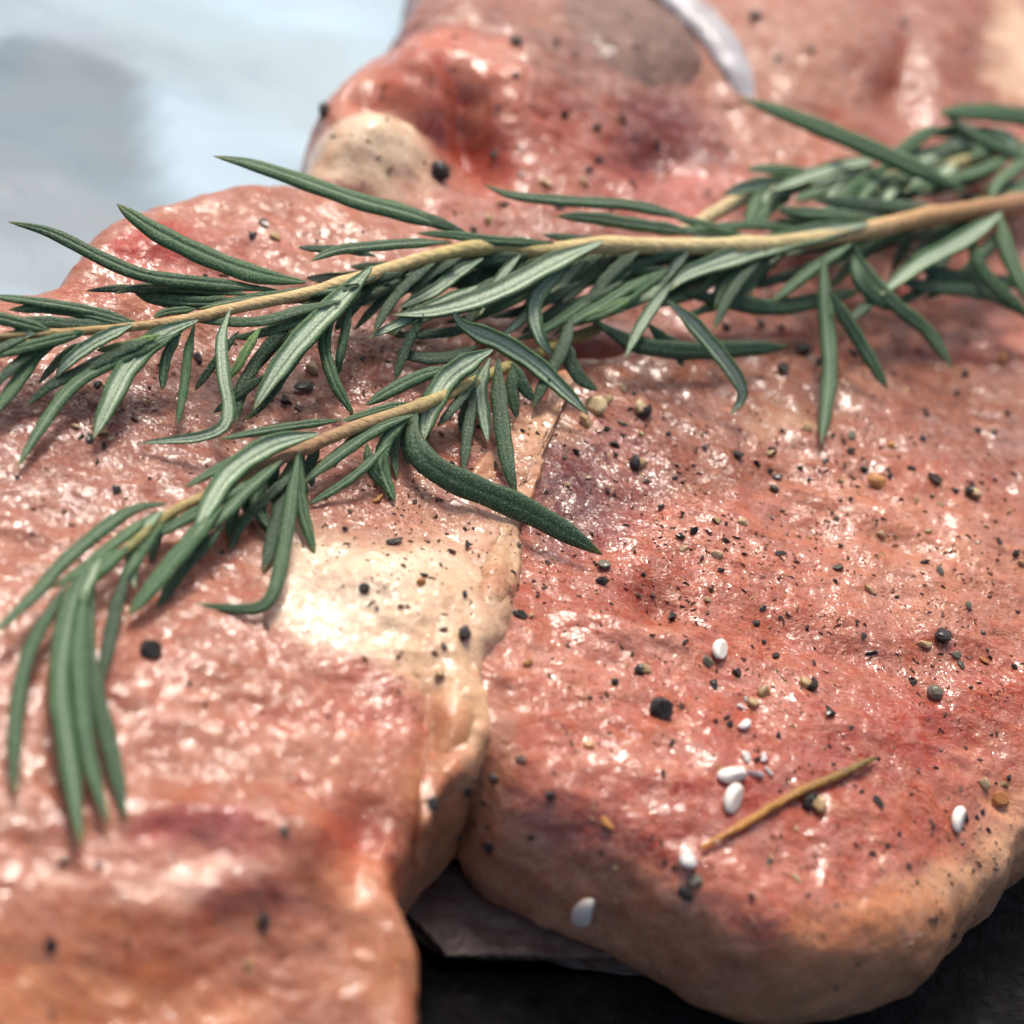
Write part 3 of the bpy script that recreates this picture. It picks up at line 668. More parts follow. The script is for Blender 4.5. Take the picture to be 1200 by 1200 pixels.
G = [
 # largest, each singled out
 ('corn', 773, 834, 27, 'round whole black peppercorn alone on the middle of the right lobe'),
 ('black', 790, 724, 24, 'shiny blue-black pepper chunk just above the ridge on the right lobe'),
 ('black', 972, 838, 25, 'glossy black pepper shell right of the cream kernels on right lobe'),
 ('corn', 1104, 747, 21, 'black peppercorn on the glossy right side beside a cream crumb cluster'),
 ('greycorn', 1095, 815, 19, 'round grey green peppercorn right of the black shell fragment'),
 ('corn', 176, 765, 24, 'lone blurred black peppercorn under the drooping rosemary tip'),
 ('black', 58, 1107, 27, 'largest blurred black pepper chunk in the lower left corner'),
 ('corn', 308, 1078, 18, 'blurred black peppercorn on the mauve meat at bottom left'),
 ('black', 646, 932, 20, 'black pepper wedge left of centre on the lower right lobe'),
 ('corn', 545, 745, 20, 'oval black peppercorn on the cream fat beside the seam'),
 ('half', 749, 545, 24, 'split peppercorn with cream face and black husk above right lobe centre'),
 ('half', 752, 480, 22, 'split peppercorn half just under the amber patch below the rosemary'),
 ('cream', 683, 494, 26, 'cream pepper kernel touching the tip of the pointed rosemary leaf'),
 ('cream', 697, 478, 30, 'largest cream kernel, upper of the pair at the leaf tip'),
 ('cream', 712, 470, 19, 'small tan kernel just right of the pair at the leaf tip'),
 ('seed', 857, 913, 27, 'horizontal white seed, upper of the touching pair'),
 ('seed', 857, 938, 30, 'upright white seed, lower of the touching pair'),
 ('seed', 843, 765, 25, 'half sunken white seed near the fatty ridge of the right lobe'),
 ('seed', 686, 1063, 36, 'large blurred white seed on the lilac lower edge of the right lobe'),
 ('salt', 808, 1008, 30, 'white salt lump at the lower left end of the dried needle'),
 ('grey', 706, 665, 20, 'mottled grey green pepper piece at the dark leaf tip'),
 ('black', 704, 682, 21, 'black pepper chunk directly below the dark leaf tip'),
 ('black', 803, 1045, 24, 'black pepper chunk under the salt lump beside the dried needle'),
 ('grey', 815, 1033, 18, 'grey pepper crumb between salt lump and black chunk'),
 ('half', 955, 945, 27, 'cracked peppercorn touching the underside of the dried needle'),
 ('cream', 895, 812, 19, 'cream kernel right above the white salt crumbs'),
 ('cream', 884, 825, 18, 'cream kernel left neighbour above the white salt crumbs'),
 ('half', 947, 803, 21, 'greyish split peppercorn above the glossy black shell'),
 ('amber', 1028, 566, 27, 'large amber kernel on the softly blurred upper right meat'),
 ('half', 1140, 580, 20, 'black and cream split peppercorn near the right edge'),
 ('brown', 1093, 563, 19, 'reddish brown pepper piece left of the split peppercorn near right edge'),
 ('black', 865, 535, 22, 'dark pepper cluster chunk on the upper part of right lobe'),
 ('black', 917, 435, 22, 'black pepper chunk just below the long dark leaf tip'),
 ('corn', 512, 203, 25, 'big blurred black peppercorn beside the cream fat lump'),
 ('corn', 382, 132, 18, 'blurred black peppercorn on the far left edge of the pink lump'),
 ('amber', 1170, 938, 22, 'amber kernel on the rim of the right lobe at right'),
 ('seed', 1120, 962, 26, 'cream seed lying just below the rim of the right lobe'),
 ('flat', 464, 636, 22, 'flat black flake with bright glint on the left lobe'),
 ('black', 548, 640, 18, 'angular black pepper piece left of the seam under the dark leaf'),
 ('black', 797, 631, 18, 'brownish black pepper piece, left of a touching pair on right lobe'),
 ('black', 811, 624, 18, 'jagged black pepper piece, right of a touching pair on right lobe'),
 ('grey', 829, 776, 17, 'flat grey pepper flake beside the half sunken white seed'),
 ('flat', 355, 456, 26, 'long black flake under the large pale rosemary leaf'),
 ('cream', 366, 436, 20, 'tan kernel just above the long black flake'),
 ('black', 336, 472, 20, 'black pepper chunk left below the long black flake'),
 ('cream', 516, 790, 19, 'cream kernel near the lower edge of the cream fat'),
 ('flat', 1030, 942, 19, 'long thin black flake right of the dried needle'),
]
for g in G:
    k, x, y, s = g[:4]
    ang = None; sx = 1.0
    if k == 'seed': ang = {857: 0.05, 843: 1.4, 686: 1.0, 1120: 1.45}.get(x, 0.0); 
    if (x, y) == (857, 938): ang = 1.25
    if k == 'flat': ang = {464: 0.15, 355: 0.1, 1030: -0.8}[x]
    grain(k, x, y, s, ang, g[4], sx, sink=0.05 if k in ('corn', 'greycorn', 'seed') else 0.12)
MAN = """black 711 503 10;black 719 521 13;black 721 533 11;grey 730 497 12;black 675 529 11;brown 661 536 10;black 784 509 10;cream 751 508 9;black 886 543 13;black 814 546 9;black 793 546 8;
black 791 561 11;black 800 566 9;black 758 564 9;black 825 525 10;flat 828 523 9;black 775 594 10;black 800 602 10;cream 801 643 11;cream 841 651 15;cream 869 613 17;cream 840 610 14;
black 851 614 9;black 844 669 13;brown 849 634 15;black 822 655 10;black 872 650 9;cream 828 703 14;black 834 692 10;cream 622 722 14;corn 609 721 15;amber 618 778 18;black 753 674 9;brown 747 697 9;
brown 765 698 9;brown 641 660 9;black 630 699 9;flat 893 713 11;black 886 731 12;black 803 753 12;half 753 786 16;half 720 798 15;black 837 803 14;black 864 791 17;brown 692 818 12;black 895 753 11;
black 839 845 9;black 852 841 13;black 855 849 11;black 787 871 12;brown 612 892 13;brown 622 982 12;brown 777 906 11;brown 764 981 7;amber 712 965 18;amber 690 874 14;salt 871 850 20;salt 868 830 12;salt 874 820 9;
salt 873 888 18;salt 893 890 20;salt 884 908 18;black 886 892 13;salt 900 905 14;cream 722 1018 9;cream 708 1029 8;cream 733 1038 8;cream 722 1055 7;cream 933 1030 15;cream 933 973 10;cream 903 1005 9;
black 881 1051 15;black 901 1010 11;brown 779 1008 12;brown 790 1016 12;black 917 505 8;brown 976 510 9;grey 998 512 15;brown 996 530 14;black 1080 515 13;black 967 540 10;black 938 549 12;corn 1012 550 11;
black 1043 558 10;black 1068 549 12;black 948 562 9;black 996 585 9;black 1119 575 12;black 1092 582 9;black 1084 660 15;grey 982 665 15;black 979 682 10;flat 915 649 17;black 902 552 12;black 910 560 14;
grey 906 572 16;half 903 531 15;black 975 602 8;brown 980 607 9;black 1027 610 7;cream 943 503 17;amber 1045 522 15;cream 984 565 12;cream 1074 587 13;cream 1102 592 12;cream 1182 600 12;cream 1156 617 9;
cream 1033 627 11;cream 1088 622 9;cream 1017 690 15;grey 1100 668 13;black 1170 635 15;black 1190 650 16;cream 1197 660 13;black 1165 508 15;amber 1175 420 17;black 1130 440 18;black 1120 460 13;black 1085 485 12;
black 1180 485 12;black 1145 505 13;black 914 724 9;black 909 769 14;black 946 737 10;black 1004 731 9;black 1012 746 10;flat 1022 765 16;black 954 778 10;black 1069 801 13;flat 998 853 9;black 912 862 10;black 1029 890 8;
amber 1153 775 11;black 1160 771 9;black 1188 782 13;black 1138 806 8;brown 1131 877 7;brown 1149 891 8;black 1010 928 8;black 945 947 15;cream 1082 755 17;grey 1120 768 13;grey 1126 779 11;brown 1051 700 7;
grey 1135 712 12;black 1193 717 9;black 1152 742 8;black 1157 762 7;cream 1150 918 18;cream 1177 920 14;black 1182 912 12;black 1131 957 13;black 1144 958 10;black 1151 952 9;black 1158 973 9;brown 1040 992 9;
brown 1093 968 10;black 1053 978 11;brown 1022 1001 9;brown 947 1049 8;black 980 1061 7;brown 1065 1015 9;brown 1075 1035 8;flat 1095 1077 13;flat 1118 1095 16;brown 1140 1020 7;black 1005 1130 8;brown 980 1158 8;
black 547 928 17;corn 579 912 14;brown 576 945 10;corn 507 943 14;brown 567 941 10;brown 556 965 11;brown 571 968 10;black 537 981 13;black 573 994 18;brown 555 915 9;corn 427 690 14;brown 530 647 13;black 502 636 8;
black 516 662 8;corn 545 697 11;black 520 738 13;brown 478 712 9;brown 470 711 10;brown 442 714 8;amber 493 684 14;black 497 675 10;brown 385 840 11;brown 313 735 12;black 405 620 12;brown 555 620 8;black 545 620 8;
brown 381 583 9;brown 410 600 8;amber 443 586 15;brown 585 600 8;black 467 770 8;brown 470 765 7;brown 510 766 10;brown 520 758 10;brown 235 600 9;black 75 1010 17;black 115 1015 15;grey 333 975 16;cream 290 1130 16;
black 135 575 17;cream 118 508 14;cream 130 516 12;cream 110 500 10;black 106 515 14;black 122 524 15;cream 87 500 12;black 95 512 11;black 114 541 9;black 175 562 9;black 113 452 15;black 232 420 16;black 175 455 9;
brown 157 490 11;amber 464 392 12;cream 492 400 14;black 425 420 10;brown 350 480 11;corn 605 50 15;black 660 135 16;black 700 150 14;black 585 125 10;black 295 278 18;brown 310 262 15;black 240 325 14;cream 262 322 12;
cream 320 278 16;black 770 170 15;cream 640 215 17;brown 655 240 14;black 702 187 18;cream 685 215 16;black 740 215 15;black 885 20 26;black 580 182 14;cream 572 258 17;black 555 270 12;black 830 226 11;black 690 200 16;
brown 730 140 13;black 650 50 14;black 675 65 11;black 745 55 12;black 605 88 11;black 910 70 14;black 950 60 13;black 1060 28 14;black 590 240 13;brown 610 205 10;black 715 245 12;black 940 410 26;black 960 425 20;
black 890 380 17;black 850 385 20;black 915 385 16;black 1000 415 14;cream 730 455 14;black 742 462 10;black 670 440 12;black 985 640 8;black 720 580 8;black 712 575 7;cream 690 560 9;cream 665 568 10;brown 640 577 8;brown 608 640 9;
black 598 560 9;black 612 505 9;brown 560 500 10;black 528 545 11;black 480 520 13;black 470 510 10;black 580 545 10;brown 487 588 9;brown 75 600 9;brown 20 560 8;black 260 648 9;brown 222 800 9;brown 240 825 10;brown 330 1120 10;brown 60 1190 14;brown 150 1105 12;black 365 1030 9"""
n_ind = 0
for it in MAN.replace('\n', '').split(';'):
    k, x, y, s = it.split()
    if grain(k, float(x), float(y), float(s), 0.3 if k == 'flat' else None): n_ind += 1

LAND = [('the lone round whole peppercorn', 773, 834), ('the shiny blue-black chunk', 790, 724), ('the glossy black shell', 972, 838), ('the touching white seed pair', 857, 925), ('the dried needle', 925, 940),
        ('the dark broad leaf tip', 706, 655), ('the pale pointed leaf tip', 690, 486), ('the black and cream split peppercorn', 749, 545), ('the large amber kernel', 1028, 566), ('the round grey peppercorn', 1095, 815),
        ('the white salt lump', 808, 1008), ('the large blurred white seed', 686, 1063), ('the half sunken white seed', 843, 765), ('the touching pepper pair', 804, 628), ('the straight hanging leaf tip', 962, 519),
        ('the curled leaf tip', 856, 487), ('the right rim of the chop', 1170, 925), ('the fatty crease', 560, 940), ('the oval peppercorn on fat', 545, 745), ('the glinting flat flake', 464, 636), ('the large pale leaf', 340, 440),
        ('the bent leaf tip', 228, 708), ('the drooping rosemary tip', 100, 980), ('the cream fat lump', 430, 190), ('the bone end', 725, 60), ('the amber glossy patch', 740, 430), ('the dark cluster chunk', 865, 535),
        ('the split peppercorn near right edge', 1140, 580), ('the peppercorn on the glossy right side', 1104, 747), ('the red meat rim at far left', 170, 300), ('the tan lower side', 1060, 1080), ('the lower left corner', 40, 1160),
        ('the long leaf at left', 30, 540), ('the purple patch', 650, 580), ('the white salt crumbs', 885, 895), ('the upper right corner', 1160, 30), ('the main sprig middle', 640, 300)]
DIR = ['right of', 'upper right of', 'above', 'upper left of', 'left of', 'lower left of', 'below', 'lower right of']
seen = {}
for o, kind, x, y, size in PLAIN:
    nm_, lx, ly = min(LAND, key=lambda q: (q[1] - x) ** 2 + (q[2] - y) ** 2)
    d_ = math.hypot(x - lx, y - ly); a8 = int(round(math.degrees(math.atan2(ly - y, x - lx)) / 45)) % 8
    dist_ = 'close ' if d_ < 28 else ('well ' if d_ > 75 else '')
    lb = LOOK[kind].replace('cracked peppercorn with black husk and cream inside', 'split peppercorn with cream inside').replace(' cracked', '') + ', ' + dist_ + DIR[a8] + ' ' + nm_
    if size < 10 and kind != 'half': lb = lb.replace('small', 'tiny', 1) if 'small' in lb else 'tiny ' + lb
    o['label'] = lb; seen.setdefault(lb, []).append((o, x, y))
for lb, lst in seen.items():
    if len(lst) == 2:
        (o1, x1, y1), (o2, x2, y2) = lst
        if abs(x1 - x2) > abs(y1 - y2): w1, w2 = ('left one', 'right one') if x1 < x2 else ('right one', 'left one')
        else: w1, w2 = ('upper one', 'lower one') if y1 < y2 else ('lower one', 'upper one')
        o1['label'] = lb + ', ' + w1; o2['label'] = lb + ', ' + w2
    elif len(lst) > 2:
        lst.sort(key=lambda q: q[1])
        for k_, (o1, _, _) in enumerate(lst[:5]): o1['label'] = lb + ', ' + ['leftmost', 'second from left', 'third from left', 'fourth from left', 'fifth from left'][k_]
for o, kind, x, y, size in PLAIN: o['group'] = 'pieces of ' + CAT[kind][1] + ' ' + region(x, y)

# the finest pepper dust, too small and too many to pick apart: one object
V = []; F = []; off = 0
TV = np.array([[-.5, -.45, -.2], [.55, -.3, -.2], [.1, .55, -.2], [-.2, .0, .45], [.3, .05, .35]]); TF = [(0, 1, 4), (0, 4, 3), (1, 2, 4), (2, 3, 4), (2, 0, 3), (0, 2, 1)]
Vc = []; Fc = []; offc = 0
zones = [((620, 1190), (480, 830), 1500), ((600, 1190), (830, 1040), 330), ((350, 620), (560, 800), 150), ((0, 640), (400, 640), 600), ((330, 1190), (20, 300), 520), ((900, 1190), (960, 1120), 260), ((0, 500), (680, 1190), 70), ((700, 1190), (360, 520), 260)]
for (xa, xb), (ya, yb), cnt in zones:
    centers = [(random.uniform(xa, xb), random.uniform(ya, yb)) for _ in range(max(6, cnt // 14))]
    for _ in range(cnt):
        if random.random() < 0.62:
            c0 = random.choice(centers); x, y = random.gauss(c0[0], 26), random.gauss(c0[1], 18)
        else: x, y = random.uniform(xa, xb), random.uniform(ya, yb)
        h = hit(x, y)
        if h is None: continue
        loc, nor, dist = h; s = min(9.0, 2.2 + random.expovariate(1 / 1.8)) / pxcm(dist)
        q = nor.to_track_quat('Z', 'Y') @ Quaternion((0, 0, 1), random.random() * 6.28)
        Mx = np.array(q.to_matrix()); pts = (TV * s * np.array([random.uniform(.8, 1.6), random.uniform(.5, 1), random.uniform(.5, 1)])) @ Mx.T + np.array(loc)
        if random.random() < 0.12: Vc.append(pts); Fc += [(a_ + offc, b_ + offc, c_ + offc) for a_, b_, c_ in TF]; offc += 5
        else: V.append(pts); F += [(a_ + off, b_ + off, c_ + off) for a_, b_, c_ in TF]; off += 5
tag(obj('pepper_dust', mesh_np('pepper_dust', np.vstack(V), np.array(F), False), M['dust']), 'fine dark specks of ground pepper dusted all over the meat', 'pepper', None, 'stuff')
tag(obj('pepper_crumbs', mesh_np('pepper_crumbs', np.vstack(Vc), np.array(Fc), False), M['cream']), 'fine pale crumbs of ground pepper scattered over the meat', 'pepper', None, 'stuff')

# dried needle on the right lobe
pp = []
for x, y in [(820, 999), (870, 968), (925, 937), (980, 912), (1024, 891)]:
    h = hit(x, y); pp.append(np.array(h[0] + h[1] * 0.07))
path = catmull(pp, 40); V, F = tube(path, np.interp(np.linspace(0, 1, 40), [0, .2, .6, .93, 1], [.024, .038, .048, .038, .010]), 10, 0.7, 0.25, 3)
tt = np.repeat(np.linspace(0, 1, 40), 10)[:, None]
colr = lin((205, 140, 50)) * (1 - tt) + lin((112, 96, 44)) * tt
tag(obj('dried_needle', mesh_np('dried_needle', V, F, True, {'stemcol': np.column_stack([colr, np.ones(len(V))])}), M['needle']), 'yellow brown dried herb needle lying across the lower right lobe', 'herb needle')

# ------------------------------------------------------------------ rosemary
NF, NB, NL = 15, 7, 28
def leaf(parent, pts, wpx, kind='A', roll=0.0, tone=0.35, twist=0.0, name='leaf'):
    """pts: (px, py, height above the cut face) from base to tip; kind A upper side, B pale underside"""
    q = catmull([P(*p_) for p_ in pts], NL)
    T = np.gradient(q, axis=0); T /= np.linalg.norm(T, axis=1)[:, None]
    t = np.linspace(0, 1, NL)
    base = 0.30 + 0.70 * sstep(0, 0.26, t)
    tip = np.clip(1 - ((t - 0.5) / 0.5).clip(0, 1) ** (3.0 if kind == 'A' else 2.4), 0, 1) ** 0.72
    wd = base * tip
    wd[-1] = 0.05; wd[0] = 0.12
    uf = np.linspace(-1, 1, NF); ub = np.linspace(1, -1, NB + 2)[1:-1]
    if kind == 'A':
        zf = (0.46 if tone > 0.2 else 0.3) * np.sqrt(1 - uf ** 2 * 0.999) - (0.20 if tone > 0.2 else 0.05) * np.exp(-(uf / .15) ** 2)
        pale = random.uniform(0.08, 0.5) * np.exp(-(uf / .2) ** 2) if tone > 0.2 else 0.03 * np.exp(-(uf / .15) ** 2)
    else:
        au = np.abs(uf)
        zf = 0.30 * np.exp(-((au - .78) / .22) ** 2) + 0.15 * np.exp(-(uf / .10) ** 2) + 0.02
        zf[0] = zf[-1] = 0.12
        pale = (1 - sstep(.42, .70, au)) * 0.95 - 0.45 * np.exp(-((au - .16) / .07) ** 2)
    zb = -0.34 * np.sqrt(1 - ub ** 2)
    uu = np.concatenate([uf, ub]); zz = np.concatenate([zf, zb]); pl = np.concatenate([pale, 0 * ub + 0.1])
    M_ = NF + NB
    V = np.zeros((NL, M_, 3))
    wob = np.random.default_rng(int(abs(pts[0][0] * 7 + pts[-1][1] * 3)) % 9999)
    ph = wob.random() * 6
    for i in range(NL):
        d = CAM - q[i]; d /= np.linalg.norm(d); d = d * 0.62 + np.array([0, 0.0, 0.38])
        n = d - T[i] * (d @ T[i]); n /= np.linalg.norm(n)
        s = np.cross(T[i], n)
        an = roll + twist * (t[i] - 0.5)
        n2 = n * math.cos(an) + s * math.sin(an); s2 = s * math.cos(an) - n * math.sin(an)
        hw = 0.5 * wpx * (1.25 if wpx < 16 else 1.02) * K * (np.linalg.norm(CAM - q[i])) * wd[i]
        eo = 1 + 0.05 * math.sin(i * 1.1 + ph)
        V[i] = q[i] + s2 * (uu * hw * eo)[:, None] + n2 * (zz * hw)[:, None]
    org = q[0]
    Vv = V.reshape(-1, 3) - org
    idx = np.arange(NL * M_).reshape(NL, M_)
    F = np.stack([idx[:-1], idx[1:], np.roll(idx[1:], -1, 1), np.roll(idx[:-1], -1, 1)], -1).reshape(-1, 4)
    at = np.column_stack([np.tile(pl, NL) , np.repeat(t, M_), np.full(NL * M_, tone), np.ones(NL * M_)])
    return obj(name, mesh_np(name, Vv, F, True, {'leafmap': np.clip(at, 0, 1)}), M['leaf'], parent, org)

def stem(parent, pts, wpx, cols, nodes=(), name='stem'):
    n = 160
    q = catmull([P(*p_) for p_ in pts], n); t = np.linspace(0, 1, n)
    wv = np.interp(t, np.linspace(0, 1, len(wpx)), wpx)
    for nd in nodes: wv = wv * (1 + 0.22 * np.exp(-((t - nd) / 0.010) ** 2))
    wv[-1] *= 0.4
    rad = 0.5 * wv * 1.04 * K * np.linalg.norm(q - CAM, axis=1)
    V, F = tube(q, rad, 20, 0.95, 0.12, 6)
    c = np.stack([np.interp(t, np.linspace(0, 1, len(cols)), [lin(cc)[k] for cc in cols]) for k in range(3)], 1)
    c = np.repeat(c, 20, 0)
    org = q[0]
    return obj(name, mesh_np(name, V - org, F, True, {'stemcol': np.column_stack([c, np.ones(len(c))])}), M['stem'], parent, org)

def hh(pts, hb, ht):
    """give (x, y) points heights running from hb at the base to ht at the tip"""
    n = len(pts)
    return [(p_[0], p_[1], p_[2] if len(p_) > 2 else hb + (ht - hb) * (i / (n - 1))) for i, p_ in enumerate(pts)]
def add(parent, rows):
    for (kind, wpx, hb, ht, roll, tone, pts) in rows:
        leaf(parent, hh(pts, hb, ht), wpx, kind, roll, tone, random.uniform(-0.35, 0.35))

D, E_, Y_ = 0.08, 0.34, 0.85       # dark (own green plus painted shade among the leaves), ordinary, young yellow-green
# --- main sprig
pm = P(1260, 232, 1.0)
main = empty('rosemary_sprig', pm, 'long green rosemary sprig crossing the chop from the right edge to the left edge', 'rosemary', 'fresh rosemary sprigs on the meat')
stem(main, [(1260, 232, .95), (1165, 243, .95), (1090, 254, .93), (1015, 270, .92), (940, 282, .9), (870, 288, .9), (790, 289, .88), (710, 287, .88), (640, 294, .85), (580, 289, .85), (520, 297, .85), (460, 314, .82), (410, 330, .8), (350, 346, .78), (290, 358, .75), (225, 373, .72), (165, 382, .7), (100, 388, .68), (40, 392, .66), (-60, 398, .62)],
     [24, 22, 22, 21, 20, 20, 20, 19, 19, 17, 16, 15, 13, 11, 10, 8], [(168, 124, 92), (182, 138, 98), (204, 164, 116), (220, 200, 148), (226, 212, 160), (222, 202, 148), (208, 194, 130), (224, 202, 148), (218, 190, 140), (186, 156, 106), (160, 142, 96)], (0.075, 0.17, 0.37, 0.485, 0.60, 0.72, 0.82))
